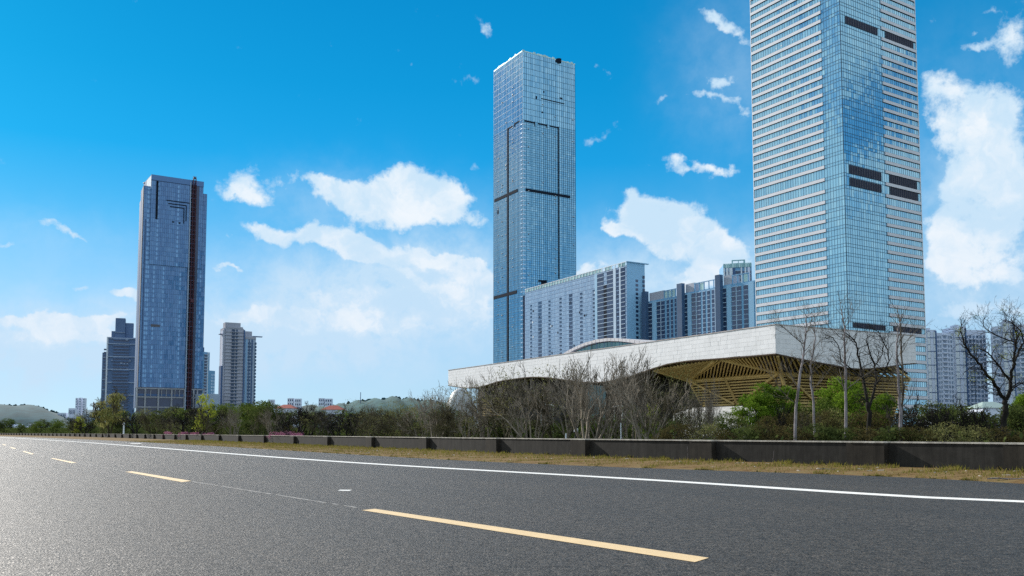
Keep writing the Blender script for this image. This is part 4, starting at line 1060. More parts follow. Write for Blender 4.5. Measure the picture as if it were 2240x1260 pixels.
TI, FI, HI = blockface('far_residential_tower', 'slim blue grey tower half hidden behind the right edge of the unfinished tower', 440, 769, 459, 771, 980, 20, 'aptblue')
for k in range(28):
    z_ = 6 + 3.3 * k
    if z_ < HI - 3: mb = MB(); FI.box(mb, FI.u(446.5, 800), FI.u(452, 800), z_, z_ + 1.9, .02, .1, 0, .05); FI.box(mb, FI.u(446, 800), FI.u(453, 800), z_ + 2.1, z_ + 2.9, .02, 1, 1); mb.build('balcony', [M['glassDark'], M['slatelite']], TI)
px_strip(FI, TI, 453.5, 455, 0, HI, 'whitemetal', .03, .3, row=800)
mb = MB(); FI.box(mb, FI.u(440, 800), FI.u(449, 800), HI, HI + 5, -9, -2); mb.build('roof_house', M['slate'], TI)
a_ = FI.pt(FI.L, 0, -2); W2 = Face(a_, FI.pt(FI.u(473, 830), 0, -2)); z2 = W2.z(465, 811)
mb = MB(); W2.box(mb, .1, W2.L, 0, z2, -16, 0); mb.build('lower_wing', M['aptblue'], TI)
for (xa, xb) in ((461, 464.5), (466, 469.5)): col_windows(W2, TI, xa, xb, 6, z2 - 2, 3.3, .6, 'glassD', row=850, single=False, name='wing_window')
TI2, FI2, HI2 = blockface('low_office_annex', 'low blank grey building at the foot of the slim blue grey tower', 446, 861, 481, 862, 820, 20, 'slatelite', 'building')

# ================================================================== right apartments
def white_apts(lab, segs, Y, group):
    b_ = P(segs[-1][1], segs[-1][2], Y); a0 = PZ(segs[0][0], segs[0][2], b_.z)
    T = thing('white_apartment_tower', lab, 'apartment building', group=group)
    base = Face(a0, b_)
    for (xa, xb, yt, kind, o) in segs:
        u0, u1 = base.u(xa, 800), base.u(xb, 800); z1 = base.z((xa + xb) / 2, yt)
        mb = MB(); base.box(mb, u0, u1, -.5, z1, -16, o); mb.build('wall_section', M['aptwhite'], T)
        Fc = Face(base.pt(u0, 0, o), base.pt(u1, 0, o)); st = 3.0
        if kind == 'panel':
            n = 3; 
            for i in range(n):
                mb = MB(); Fc.box(mb, Fc.L * (i + .05) / n, Fc.L * (i + .95) / n, 2, z1 - 1.5, .02, .25); mb.build('white_panel', M['whitemetal'] if i != 1 else M['aptwhite'], T)
            z_ = 9.0
            while z_ < z1 - 3:
                mb = MB(); Fc.box(mb, 0, Fc.L, z_, z_ + .45, .26, .40); mb.build('panel_joint', M['slate'], T)
                mb = MB(); Fc.box(mb, 0, Fc.L * .30, z_ + 4.5, z_ + 4.8, .26, .38); Fc.box(mb, Fc.L * .70, Fc.L, z_ + 4.5, z_ + 4.8, .26, .38); mb.build('panel_joint', M['slate'], T); z_ += 9
            mb = MB(); Fc.box(mb, Fc.L - .8, Fc.L, 0, z1 - 1, .02, .7); mb.build('blue_edge_strip', M['slate'], T)
            mb = MB(); Fc.box(mb, Fc.L * .1, Fc.L * .4, z1, z1 + 1.2, -8, -.5); mb.build('roof_house', M['aptwhite'], T)
        elif kind == 'win':
            J = MB(); z_ = 3
            while z_ < z1 - 3:
                for (f0, f1, m_) in ((.10, .20, 0), (.24, .32, 0), (.42, .60, 0), (.68, .76, 0), (.82, .90, 0)):
                    Fc.box(J, Fc.L * f0, Fc.L * f1, z_, z_ + 1.7, .02, .12, m_, .05 + .8 * rng.random())
                Fc.box(J, Fc.L * .38, Fc.L * .64, z_ + 1.9, z_ + 2.7, .02, .9, 1)
                z_ += st
            J.build('windows_and_balconies', [M['glassMid'], M['aptwhite']], T)['kind'] = 'stuff'
        elif kind == 'bal':
            J = MB(); z_ = 3
            while z_ < z1 - 3:
                for i in range(6):
                    f0 = i / 6 + .03; Fc.box(J, Fc.L * f0, Fc.L * (f0 + .11), z_, z_ + 1.8, .02, .1, 0, .05 + .6 * rng.random())
                for i in (1, 2, 5): Fc.box(J, Fc.L * i / 6, Fc.L * (i / 6 + .2), z_ - .9, z_ - .1, .02, 1.6, 1)
                Fc.box(J, Fc.L - .5, Fc.L + 1.5, z_ - .9, z_ + .2, -8, -3, 1)
                z_ += st
            J.build('windows_and_balconies', [M['glassMid'], M['aptwhite']], T)['kind'] = 'stuff'
    return T
white_apts('white apartment tower with blue panel joints, next to the striped glass tower', [(2028, 2048, 722, 'panel', 1.5), (2048.2, 2088, 728, 'win', 0), (2088.2, 2112, 715, 'panel', 2.0), (2112.2, 2158, 722, 'bal', .5)], 600, 'white apartment towers at the right')
white_apts('white apartment tower cut by the right edge of the photo, behind the forked tree', [(2173, 2196, 714, 'win', 0), (2196.2, 2221, 702, 'panel', 1.8), (2221.2, 2290, 709, 'bal', .5)], 560, 'white apartment towers at the right')

# ================================================================== far low buildings
def cube_bld(name, lab, xa, xb, yt, Y, mat, cat='building', group=None, wins=(3, 3), roof=None, dep=12):
    a_ = P(xa, yt, Y); b_ = P(xb, yt, Y); Fc = Face(a_, b_); T = thing(name, lab, cat, group=group); H = a_.z
    mb = MB(); Fc.box(mb, 0, Fc.L, -.5, H, -dep, 0); mb.build('wall', M[mat], T)
    nx, nz = wins
    J = MB(); s = max(3.0, (H - 2) / max(1, nz))
    for i in range(nx):
        for k in range(nz):
            Fc.box(J, Fc.L * (i + .25) / nx, Fc.L * (i + .75) / nx, 1 + k * s + s * .3, 1 + k * s + s * .8, .02, .1, 0, .2)
    if J.f: J.build('windows', M['glassDark'], T)['kind'] = 'stuff'
    if roof:
        h = Fc.L * .22; r = MB(); e = .6
        A, B_, C_, D_ = Fc.pt(-e, H, e), Fc.pt(Fc.L + e, H, e), Fc.pt(Fc.L + e, H, -dep - e), Fc.pt(-e, H, -dep - e)
        E1, E2 = Fc.pt(Fc.L * .3, H + h, -dep / 2), Fc.pt(Fc.L * .7, H + h, -dep / 2)
        r.quad(A, B_, E2, E1); r.quad(C_, D_, E1, E2); r.tri(B_, C_, E2); r.tri(D_, A, E1); r.quad(D_, C_, B_, A)
        r.build('roof', M[roof], T)
    return T
for (xa, xb, yt, lab) in ((588, 599, 874, 'small hazy block just right of the grey residential tower'), (629, 642, 871, 'left of two pale blocks above the left red roofed house'), (645, 658, 872, 'right of two pale blocks above the left red roofed house'), (697, 709, 871, 'left of two pale blocks by the right red roofed house'), (711, 726, 872, 'right of two pale blocks by the right red roofed house')):
    cube_bld('far_block', lab, xa, xb, yt, 2200, 'aptwhite', 'apartment building', 'small pale blocks on the horizon', (3, 9))
for (xa, xb, yt, lab) in ((165.5, 169.5, 870.5, 'left one of three slim pale towers near the horizon'), (173, 177, 870, 'middle one of three slim pale towers near the horizon'), (181, 185.5, 871, 'right one of three slim pale towers near the horizon')):
    cube_bld('far_slim_tower', lab, xa, xb, yt, 2600, 'aptwhite', 'apartment building', 'three slim pale towers', (2, 14))
for (xa, xb, yt, lab) in ((150, 165, 893, 'low hazy block left of the slim pale towers'), (126, 144, 903, 'lowest hazy block at the end of the hill')):
    cube_bld('far_low_block', lab, xa, xb, yt, 2400, 'aptwhite', 'building', None, (5, 3))
cube_bld('white_depot', 'white building with a row of dark windows, left of the dark slate tower', 187, 222, 896.5, 1300, 'whitemetal', 'building', None, (9, 1))
cube_bld('grey_shed', 'grey shed under the white building with the row of windows', 183, 232, 905, 1200, 'slatelite', 'building', None, (0, 0))
T = thing('tower_crane', 'thin red tower crane standing behind the white building with windows', 'crane')
b0 = P(205, 900, 1350); t0 = P(205, 879, 1350)
mb = MB(); mb.bar((b0.x, b0.y, 0), t0, 1.0, 1.0); mb.build('mast', M['redsteel'], T)
mb = MB(); p0, p1 = P(198, 884, 1350), P(222, 881.5, 1350); mb.bar(p0, p1, .7, .9); mb.build('jib', M['redsteel'], T)
for (xa, xb, yt, lab, Y) in ((603, 642, 893, 'left red roofed house above the trees', 420), (704, 748, 896, 'right red roofed house above the trees', 420)):
    cube_bld('red_roofed_house', lab, xa, xb, yt, Y, 'aptwhite', 'house', 'red roofed houses', (4, 2), 'redroof', 9)
for i, (xa, xb, yt) in enumerate(((8, 26, 928), (30, 58, 933), (62, 80, 926), (140, 172, 934), (176, 200, 938))):
    cube_bld('low_white_house', ('small white building glimpsed between low trees at the left edge', 'wide white building glimpsed in the gap below the hill', 'small white building among bushes below the hill crest', 'wide pale building behind the pale green sapling', 'small pale building just right of the pale green sapling')[i], xa, xb, yt, 520, 'aptwhite', 'house', 'white buildings behind the trees', (3, 1))
for (xa, xb, yt, Y, lab) in ((2040, 2070, 905, 300, 'low pale building below the joint of the white tower and bushes'), (2150, 2215, 892, 320, 'low pale green roofed building behind the forked tree trunk'), (2120, 2150, 902, 300, 'small pale shed left of the forked tree trunk')):
    cube_bld('low_pale_building', lab, xa, xb, yt, Y, 'aptwhite', 'building', 'low pale buildings under the white towers', (4, 1), 'greenroof' if xa == 2150 else None)

# ================================================================== white hall with the wavy fascia
h0 = P(1696, 710, 170.0); ZH = h0.z
hL = PZ(981, 810, ZH); hR = PZ(2002, 734.5, ZH)
HL = Face(hL, h0); HR = Face(h0, hR)
print('DBG hall', ZH, HL.L, HR.L, math.degrees(HL.d.angle(HR.d)))
M['fascia'] = simple('pale_joint_stone', (.62, .605, .61), .7, .08, .4)
HALL = thing('white_hall', 'low wide white stone hall with wavy fascia over yellow timber lattice walls', 'hall')
cx_ = [981,1000,1016,1033,1050,1067,1085,1103,1122,1141,1160,1178,1197,1219,1241,1266,1291,1313,1335,1350,1366,1381,1397,1413,1429,1445,1460,1483,1507,1545,1585,1640,1696,1720,1748,1790,1830,1850,1870,1900,1929.5,1962,1979,2002]
cy_ = [842.5,845.5,848,847.6,845.6,841,835,831,828.4,825.8,824,824,825,827.5,830.6,834,836,835.4,833,830,826,821.5,816,810.5,805,800,795.6,791.5,788,785.3,782.5,778,773,778,784,792,799.6,803.5,806,805.5,803,798,795.6,794]
def zc(Fc, u):
    if Fc is HL: lo, hi = 981, 1696
    else: lo, hi = 1696, 2002
    # pixel column of that point of the face, then the height of the fascia's lower edge there
    p = Fc.pt(u, ZH - 4); px, py = proj(p); px = min(max(px, lo + .1), hi - .1)
    return Fc.z(px, float(np.interp(px, cx_, cy_)))
def zcf(Fc):
    us = np.linspace(0, Fc.L, 160); zz = np.array([zc(Fc, u) for u in us])
    return lambda u: float(np.interp(u, us, zz))
zL, zR_ = zcf(HL), zcf(HR)
TH_ = 1.6
for Fc, zf_, n in ((HL, zL, 150), (HR, zR_, 50)):
    mb = MB()
    for k in range(n):
        u0, u1 = Fc.L * k / n, Fc.L * (k + 1) / n; a, c = zf_(u0) + .03, zf_(u1) + .03
        mb.hexa([Fc.pt(u0, a, -.02), Fc.pt(u1, c, -.02), Fc.pt(u1, c, -TH_), Fc.pt(u0, a, -TH_), Fc.pt(u0, ZH - .05, -.02), Fc.pt(u1, ZH - .05, -.02), Fc.pt(u1, ZH - .05, -TH_), Fc.pt(u0, ZH - .05, -TH_)])
    mb.build('fascia_body', M['fascia'], HALL)
    mb = MB()
    for k in range(n):
        u0, u1 = Fc.L * k / n, Fc.L * (k + 1) / n; a, c = zf_(u0), zf_(u1)
        mb.hexa([Fc.pt(u0, a - .25, .14), Fc.pt(u1, c - .25, .14), Fc.pt(u1, c - .25, -TH_), Fc.pt(u0, a - .25, -TH_), Fc.pt(u0, a - .01, .14), Fc.pt(u1, c - .01, .14), Fc.pt(u1, c - .01, -TH_), Fc.pt(u0, a - .01, -TH_)])
    mb.build('fascia_lip', M['timberdk'], HALL)
    mb = MB(); Fc.box(mb, -.05, Fc.L + .05, ZH - .04, ZH + .12, -TH_ - .1, .16); mb.build('parapet_coping', M['aptcream'] if False else simple('weathered_coping', (.50, .44, .42), .8, .25, .5), HALL)
# tiles
tiles = []
for Fc, zf_ in ((HL, zL), (HR, zR_)):
    rh = .86; j = 0
    zmin = min(zf_(Fc.L * k / 100) for k in range(101))
    while ZH - j * rh > zmin:
        z1 = ZH - .07 - j * rh; z0 = z1 - rh + .022; u = -rng.random() * 1.2
        while u < Fc.L:
            w = rng.choice((1.15, 1.15, 1.7, 2.3, .8)); a, c = max(u, 0), min(u + w - .022, Fc.L)
            u += w
            if c - a < .15: continue
            b0, b1 = max(z0, zf_(a)), max(z0, zf_(c))
            if b0 > z1 - .06 and b1 > z1 - .06: continue
            b0, b1 = min(b0, z1 - .02), min(b1, z1 - .02)
            m_ = Fc.pt((a + c) / 2, z1); tiles.append((m_.length / max(.3, c - a) ** .5, Fc, a, c, b0, b1, z1))
        j += 1
tiles.sort(key=lambda t: t[0])
def tile_geo(mb, t, tint):
    _, Fc, a, c, b0, b1, z1 = t; o = .04 + rng.uniform(0, .02)
    mb.hexa([Fc.pt(a, b0, o), Fc.pt(c, b1, o), Fc.pt(c, b1, 0), Fc.pt(a, b0, 0), Fc.pt(a, z1, o), Fc.pt(c, z1, o), Fc.pt(c, z1, 0), Fc.pt(a, z1, 0)], 0, tint)
rest = MB()
for k, t in enumerate(tiles):
    tint = max(.01, min(1, rng.gauss(.55, .3)))
    if k < 290: mb = MB(); tile_geo(mb, t, tint); mb.build('stone_tile', M['tilemat'], HALL)
    else: tile_geo(rest, t, tint)
rest.build('far_stone_tiles', M['tilemat'], HALL)['kind'] = 'stuff'
print('DBG tiles', len(tiles))
# roof
bk = HL.pt(0, 0) + HR.d * HR.L
prism('roof', [(HL.pt(1, 0, -1).x, HL.pt(1, 0, -1).y), (h0.x - .2, h0.y + 1.6), (HR.pt(HR.L - 1, 0, -1).x, HR.pt(HR.L - 1, 0, -1).y), (bk.x, bk.y)], ZH - 1.4, ZH - .5, M['aptcream'], HALL)
# inner corner of the timber wall
dl, dr = -HL.d, HR.d
def solve_px(base, d, px, z, lo=-5, hi=160):
    f = lambda t: proj((base.x + d.x * t, base.y + d.y * t, z))[0] - px
    a, c = lo, hi; fa = f(a)
    for _ in range(60):
        m_ = (a + c) / 2; fm = f(m_)
        if (fm > 0) == (fa > 0): a, fa = m_, fm
        else: c = m_
    return a
zq = ZH - 9
for _ in range(4):
    b_ = solve_px(h0 + dl * 7.0, dr, 1711, zq); Q = h0 + dl * 7.0 + dr * b_; zq = P(1711, 816, Q.y).z
tq = solve_px(Q, dl, 1506, zq); I1 = Q + dl * tq; I1.z = zq; I2 = Vector((Q.x, Q.y, zq))
t2 = solve_px(Q, dr, 1990, zq, 0, 60); I3 = Q + dr * t2; I3.z = zq
print('DBG Q', Q, b_, zq, tq, t2, 'I1 y', proj(I1))
WLf = Face((I1.x, I1.y), (Q.x, Q.y)); WRf = Face((Q.x, Q.y), (I3.x, I3.y))
lean = 2.2
zb0 = WLf.z(1521, 887)
# timber lattice, left and right leaf; the foot stands back from the head
def lat_pt(Fc, u, z, o=0.0): return Fc.pt(u, z, o - lean * (zq - z) / (zq - zb0))
for Fc, name in ((WLf, 'l'), (WRf, 'r')):
    mb = MB()
    u0s = 0.0 if Fc is WRf else .3; u0b = 0.0 if Fc is WRf else Fc.u(1521, 880)
    a, c, d_, e = lat_pt(Fc, u0s, zq, -1.2), lat_pt(Fc, Fc.L, zq, -1.2), lat_pt(Fc, Fc.L, zb0 - 6, -1.2), lat_pt(Fc, u0b, zb0 - 6, -1.2)
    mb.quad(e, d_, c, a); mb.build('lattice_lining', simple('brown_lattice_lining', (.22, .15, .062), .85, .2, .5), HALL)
    ns = 10
    for k in range(ns + 1):
        z_ = zq - (zq - zb0) * k / ns; w = .42 if k in (0, ns) else .26
        s0 = u0s + (u0b - u0s) * k / ns
        mb = MB(); mb.bar(lat_pt(Fc, s0, z_, 0), lat_pt(Fc, Fc.L, z_, 0), .35, w); mb.build('lattice_slat', M['timber'], HALL)
    if Fc is WRf:
        for k in range(1, 7): z_ = zb0 - k * .6; mb = MB(); mb.bar(lat_pt(Fc, 0, z_), lat_pt(Fc, Fc.L, z_), .35, .26); mb.build('lattice_slat', M['timber'], HALL)
def post(Fc, pa, ya, pb_, yb, w=.42, o=.35):
    za, zb_ = zq if ya == 't' else zb0, zq if yb == 't' else zb0
    ua, ub = Fc.u(pa, 830 if ya == 't' else 885), Fc.u(pb_, 830 if yb == 't' else 885)
    mb = MB(); mb.bar(lat_pt(Fc, ua, za, o), lat_pt(Fc, ub, zb_, o), w, w); mb.build('lattice_post', M['timber'], HALL)
post(WLf, 1587, 't', 1598, 'b'); post(WLf, 1509, 't', 1594, 'b', .38, .5); post(WLf, 1708, 't', 1602, 'b', .45, .55); post(WLf, 1507, 't', 1521, 'b', .35, .3); post(WLf, 1710.5, 't', 1712, 'b', .5, .4)
post(WRf, 1714, 't', 1800, 'b', .4, .4); post(WRf, 1840, 't', 1842, 'b', .35, .4); post(WRf, 1905, 't', 1850, 'b', .35, .4)
# triangular soffit panels
def fpt(px):
    Fc = HL if px <= 1696 else HR; u = Fc.u(px, 790 if px < 1900 else 800); z_ = (zL if Fc is HL else zR_)(min(max(u, 0), Fc.L)) - .25
    return Fc.pt(u, z_, -.6)
def soffit(A, B, C, nb, back=True, w=.22):
    """triangle A B C; slats run from edge A-B to edge A-C or fan; bars parallel to B-C's partner"""
    mb = MB(); up = Vector((0, 0, .9)) - Vector((0, 0, 0))
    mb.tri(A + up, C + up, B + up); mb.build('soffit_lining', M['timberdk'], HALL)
    for k in range(1, nb):
        u = k / nb; a = A.lerp(B, u); c = A.lerp(C, u)
        m2 = MB(); m2.bar(a, c, w, .4); m2.build('soffit_slat', M['timber'], HALL)
F1, F2, F2b, F3, F4, F5 = fpt(1425), fpt(1556), fpt(1575), fpt(1696), fpt(1830), fpt(1960)
soffit(F2, F1, I1, 17, w=.2)
mb = MB(); up_ = Vector((0, 0, .9)); mb.tri(I1 + up_, F2b + up_, I2 + up_); mb.build('soffit_lining', M['timberdk'], HALL)
for k in range(1, 28):
    w_ = k / 28; top = F2b.lerp(I2, (w_ - .35) / .65) if w_ > .35 else I1.lerp(F2b, w_ / .35)
    mb = MB(); mb.bar(top, I1.lerp(I2, w_), .22, .4); mb.build('soffit_slat', M['timber'], HALL)
soffit(F2b, I2, F3, 20) if False else None
# fan between the front fascia and the inner corner: parallel slats
def soffit_par(A, B, C, D, nb, w=.24):
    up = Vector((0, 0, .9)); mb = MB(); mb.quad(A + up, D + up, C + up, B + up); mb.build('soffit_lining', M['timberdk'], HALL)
    for k in range(nb + 1):
        u = k / nb; m2 = MB(); m2.bar(A.lerp(B, u), D.lerp(C, u), w, .4); m2.build('soffit_slat', M['timber'], HALL)
soffit_par(F2b, F3, I2, F2b.lerp(I2, .12), 16)
soffit_par(F3, F4, I3.lerp(I2, .5), I2, 12); soffit_par(F4, F5, I3, I3.lerp(I2, .5), 9)
soffit_par(F2, F2b, I1.lerp(I2, .03), I1, 2)
for (a, c) in ((F2, I1), (F2b, I2), (I1, I2), (I2, F3), (I2, I3), (F1, I1)):
    mb = MB(); dz = Vector((0, 0, -.15)); mb.bar(a + dz, c + dz, .5, .55); mb.build('edge_beam', M['timber'], HALL)
# dark glazed wall and underside to the left
D1 = HL.pt(HL.u(1024, 850), 0, -3.5); D2 = I1 + (-HL.n) * 3.0
DW = Face(D1, (D2.x, D2.y))
nD = 26; sg = DW.L / nD
mb = MB(); 
for k in range(60):
    u0, u1 = HL.u(1016, 845) + (HL.u(1500, 800) - HL.u(1016, 845)) * k / 60, HL.u(1016, 845) + (HL.u(1500, 800) - HL.u(1016, 845)) * (k + 1) / 60
    a, c = HL.pt(u0, zL(u0) + .3, -1), HL.pt(u1, zL(u1) + .3, -1); ia = DW.pt(DW.L * k / 60, zL(u0) - .6, 0); ic = DW.pt(DW.L * (k + 1) / 60, zL(u1) - .6, 0)
    mb.quad(a, ia, ic, c)
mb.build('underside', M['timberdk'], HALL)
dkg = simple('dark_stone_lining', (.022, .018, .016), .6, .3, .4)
for k in range(nD):
    u0 = k * sg; mb = MB(); DW.box(mb, u0 + .08, u0 + sg - .08, 0, ZH - 3, -.1, 0, 0, .2); mb.build('glazed_panel', M['glassHall'] if k in (15, 16) else dkg, HALL)
mb = MB(); DW.box(mb, 0, DW.L, -.3, ZH - 3, -.6, -.12); mb.build('backing_wall', dkg, HALL)
for k in range(10):
    z_ = WLf.z(1506, 860) * 0 + 6.2 + k * .55; mb = MB(); DW.box(mb, sg * .8, sg * 4.2, z_, z_ + .24, .1, .3); mb.build('lattice_slat', M['timber'], HALL)
# return wall between dark bay and lattice
mb = MB(); a_ = lat_pt(WLf, .3, zq, -.4); c_ = lat_pt(WLf, WLf.u(1521, 885), zb0 - 5, -.4); b2 = Vector((D2.x, D2.y, zq)); b3 = Vector((D2.x, D2.y, zb0 - 5)); mb.quad(a_, c_, b3, b2); mb.build('return_wall', dkg, HALL)
# inner mass so nothing shows through
mb = MB(); pts = [Vector((Q.x, Q.y, 0)) + (-HL.n) * 5 + dl * 0, I1 - HL.n * 6]
prism('inner_core', [(HL.pt(8, 0, -12).x, HL.pt(8, 0, -12).y), ((Q - HL.n * 9 - HR.n * 9).x, (Q - HL.n * 9 - HR.n * 9).y), ((I3 - HR.n * 8).x, (I3 - HR.n * 8).y), ((I3 - HR.n * 40).x, (I3 - HR.n * 40).y), (HL.pt(8, 0, -40).x, HL.pt(8, 0, -40).y)], -.3, ZH - 1.6, dkg, HALL)
# pale plinth and steps under the lattice
stone = simple('pale_plinth_stone', (.55, .53, .50), .8, .15, .3)
PL = Face((HL.pt(HL.u(1480, 890), 0, 1)), (HL.pt(HL.u(1668, 890), 0, 1)))
for k in range(4):
    z_ = PL.z(1560, 905) + (PL.z(1560, 889) - PL.z(1560, 905)) * (k + 1) / 4 ; mb = MB(); PL.box(mb, k * .9, PL.L, 0 if k == 0 else z_ - 1, z_, -7, -k * 1.0); mb.build('plinth_step', stone, HALL)
# curved roof light
VA = Face(HL.pt(HL.u(1225, 775), 0, -7), HL.pt(HL.u(1455, 745), 0, -7))
arc = [(1226, 779), (1240, 769.5), (1258, 759.5), (1280, 750), (1305, 743), (1330, 739.5), (1355, 740), (1380, 742.6), (1411, 746.5), (1440, 749)]
aps = [VA.pt(VA.u(x, y), VA.z(x, y)) for x, y in arc]
ap2 = []
for i in range(len(aps) - 1):
    for k in range(3): ap2.append(aps[i].lerp(aps[i + 1], k / 3))
ap2.append(aps[-1])
rim = simple('pale_rim_panel', (.55, .52, .52), .6, .08, .5)
vg = MB()
for i in range(len(ap2) - 1):
    a, c = ap2[i], ap2[i + 1]; g = (c - a) * .05; a2, c2 = a + g, c - g; n_ = VA.n
    th = Vector((0, 0, -.75)); mb = MB()
    mb.hexa([a2 + th + n_ * .3, c2 + th + n_ * .3, c2 + th - n_ * 14, a2 + th - n_ * 14, a2 + n_ * .3, c2 + n_ * .3, c2 - n_ * 14, a2 - n_ * 14]); mb.build('roof_light_rim', rim, HALL)
    lo = ZH - 1.0
    if a.z - 1 > lo: vg.quad(Vector((a.x, a.y, lo)) - n_ * .5, Vector((c.x, c.y, lo)) - n_ * .5, c + Vector((0, 0, -1.0)) - n_ * .5, a + Vector((0, 0, -1.0)) - n_ * .5, 0, rng.random())
    if i % 2 == 0: vg2 = MB(); vg2.bar(Vector((a.x, a.y, lo)), a + Vector((0, 0, -.8)), .12, .12); vg2.build('roof_light_bar', M['slate'], HALL)
vg.build('roof_light_glass', M['glassHall'], HALL)
# white dome by the hall's left end
dm = P(1008, 848, 320); rad = 5.0; vs_ = []; nu, nv = 28, 10
for i in range(nu + 1):
    for j in range(nv + 1):
        a = 2 * math.pi * i / nu; e = math.pi / 2 * j / nv; vs_.append((rad * 1.2 * math.cos(a) * math.cos(e), rad * 1.2 * math.sin(a) * math.cos(e), dm.z * math.sin(e) ** .8))
o = link('white_dome', grid_mesh('white_dome', np.array(vs_), nu + 1, nv + 1, [simple('white_membrane', (.5, .52, .53), .5, .06, .3)])); o.location = (dm.x, dm.y, 0)
tag(o, 'small white dome half hidden by branches at the left end of the hall', 'dome')
for i, (px, py, w) in enumerate(((1198, 883, 34), (1356, 886, 22), (1075, 925, 22))):
    p = P(px, py, 120); mb = MB(); n = 10; hw_ = w / 2 / 2000 * 120
    for k in range(n):
        a, c = -1 + 2 * k / n, -1 + 2 * (k + 1) / n; za, zb_ = p.z - hw_ * .35 * a * a, p.z - hw_ * .35 * c * c
        mb.hexa([(a * hw_, 0, za - .12), (c * hw_, 0, zb_ - .12), (c * hw_, 4, zb_ - .12), (a * hw_, 4, za - .12), (a * hw_, 0, za), (c * hw_, 0, zb_), (c * hw_, 4, zb_), (a * hw_, 4, za)])
    T = thing('garden_canopy', ('largest pale canopy glimpsed through branches before the hall', 'small pale canopy in front of the dark glazed bay', 'low pale canopy near the left end of the hall')[i], 'canopy', (p.x, p.y, 0), 'pale canopies in the hall garden')
    mb.build('canopy_roof', stone, T)
    for s_ in (-.8, .8):
        m2 = MB(); m2.box(s_ * hw_ - .08, s_ * hw_ + .08, 1.9, 2.1, 0, p.z - hw_ * .3); m2.build('post', stone, T)

# ================================================================== vegetation
def grow(mb, p, d, L, r, lev, pr, rg, twig=None, first=True):
    n = 4 if lev > 1 else 3
    pts = [p]; rs = [r]; dd = d.copy()
    for k in range(n):
        j = pr['jit'] * (1.0 if lev > 0 else 1.3)
        dd = (dd + Vector((rg.gauss(0, j), rg.gauss(0, j), rg.gauss(0, j) + pr['up'] * .12))).normalized()
        pts.append(pts[-1] + dd * L / n); rs.append(r * (1 - (1 - pr['tap']) * (k + 1) / n))
    tgt = mb if (lev > pr['twlev'] or twig is None) else twig
    tgt.tube(pts, rs, 6 if r > pr['fat'] else (4 if lev > 1 else 3), cap=(lev == 0))
    if lev == 0:
        return
    nc = pr['nc'][min(lev, len(pr['nc']) - 1)]
    for c in range(nc):
        u = 1.0 if c == 0 else rg.uniform(pr.get('c0', .35), 1.0); i = min(n - 1, int(u * n)); f = u * n - i
        q = pts[i].lerp(pts[i + 1], f); base = (pts[i + 1] - pts[i]).normalized()
        a = rg.uniform(0, 6.283); sp = pr['spread'] * rg.uniform(.6, 1.25) * (.55 if c == 0 else 1)
        side = base.cross(Vector((math.cos(a), math.sin(a), .3)));
        if side.length < .01: side = Vector((1, 0, 0))
        side.normalize(); nd = (base * math.cos(sp) + side * math.sin(sp) + Vector((0, 0, pr['up'] * .25))).normalized()
        grow(mb, q, nd, L * pr['len'] * rg.uniform(.7, 1.15), max(pr['rmin'], rs[i + 1] * pr['rc'] * rg.uniform(.75, 1)), lev - 1, pr, rg, twig, False)
M['bark_mid'] = bark('pale_brown_bark', (.12, .10, .075), (.34, .29, .23), 5)
VASE = dict(jit=.085, up=.42, tap=.62, twlev=1, fat=.03, nc=[0, 4, 3, 3, 3], spread=.58, len=.70, rc=.62, rmin=.0020, c0=.25)
DARK = dict(jit=.15, up=.30, tap=.68, twlev=1, fat=.03, nc=[0, 4, 4, 4, 3], spread=.72, len=.68, rc=.68, rmin=.004, c0=.3)
def tree_vase(seed, stems=6, pr=VASE, lev=4, h=1.0, spread=.5, trunk=.10, r=.020):
    rg = random.Random(seed); a = MB(); t = MB()
    for s in range(stems):
        an = 6.283 * s / stems + rg.uniform(-.4, .4); lean_ = spread * rg.uniform(.25, 1.1)
        d = Vector((math.cos(an) * lean_, math.sin(an) * lean_, 1)).normalized()
        b0 = Vector((math.cos(an) * .02, math.sin(an) * .02, -.02)); m_ = b0 + Vector((math.cos(an) * .02, math.sin(an) * .02, trunk))
        a.tube([b0, m_], [r * 1.15, r], 6, cap=False)
        grow(a, m_, d, h * .36 * rg.uniform(.85, 1.1), r * rg.uniform(.7, 1), lev, pr, rg, t)
    return a, t
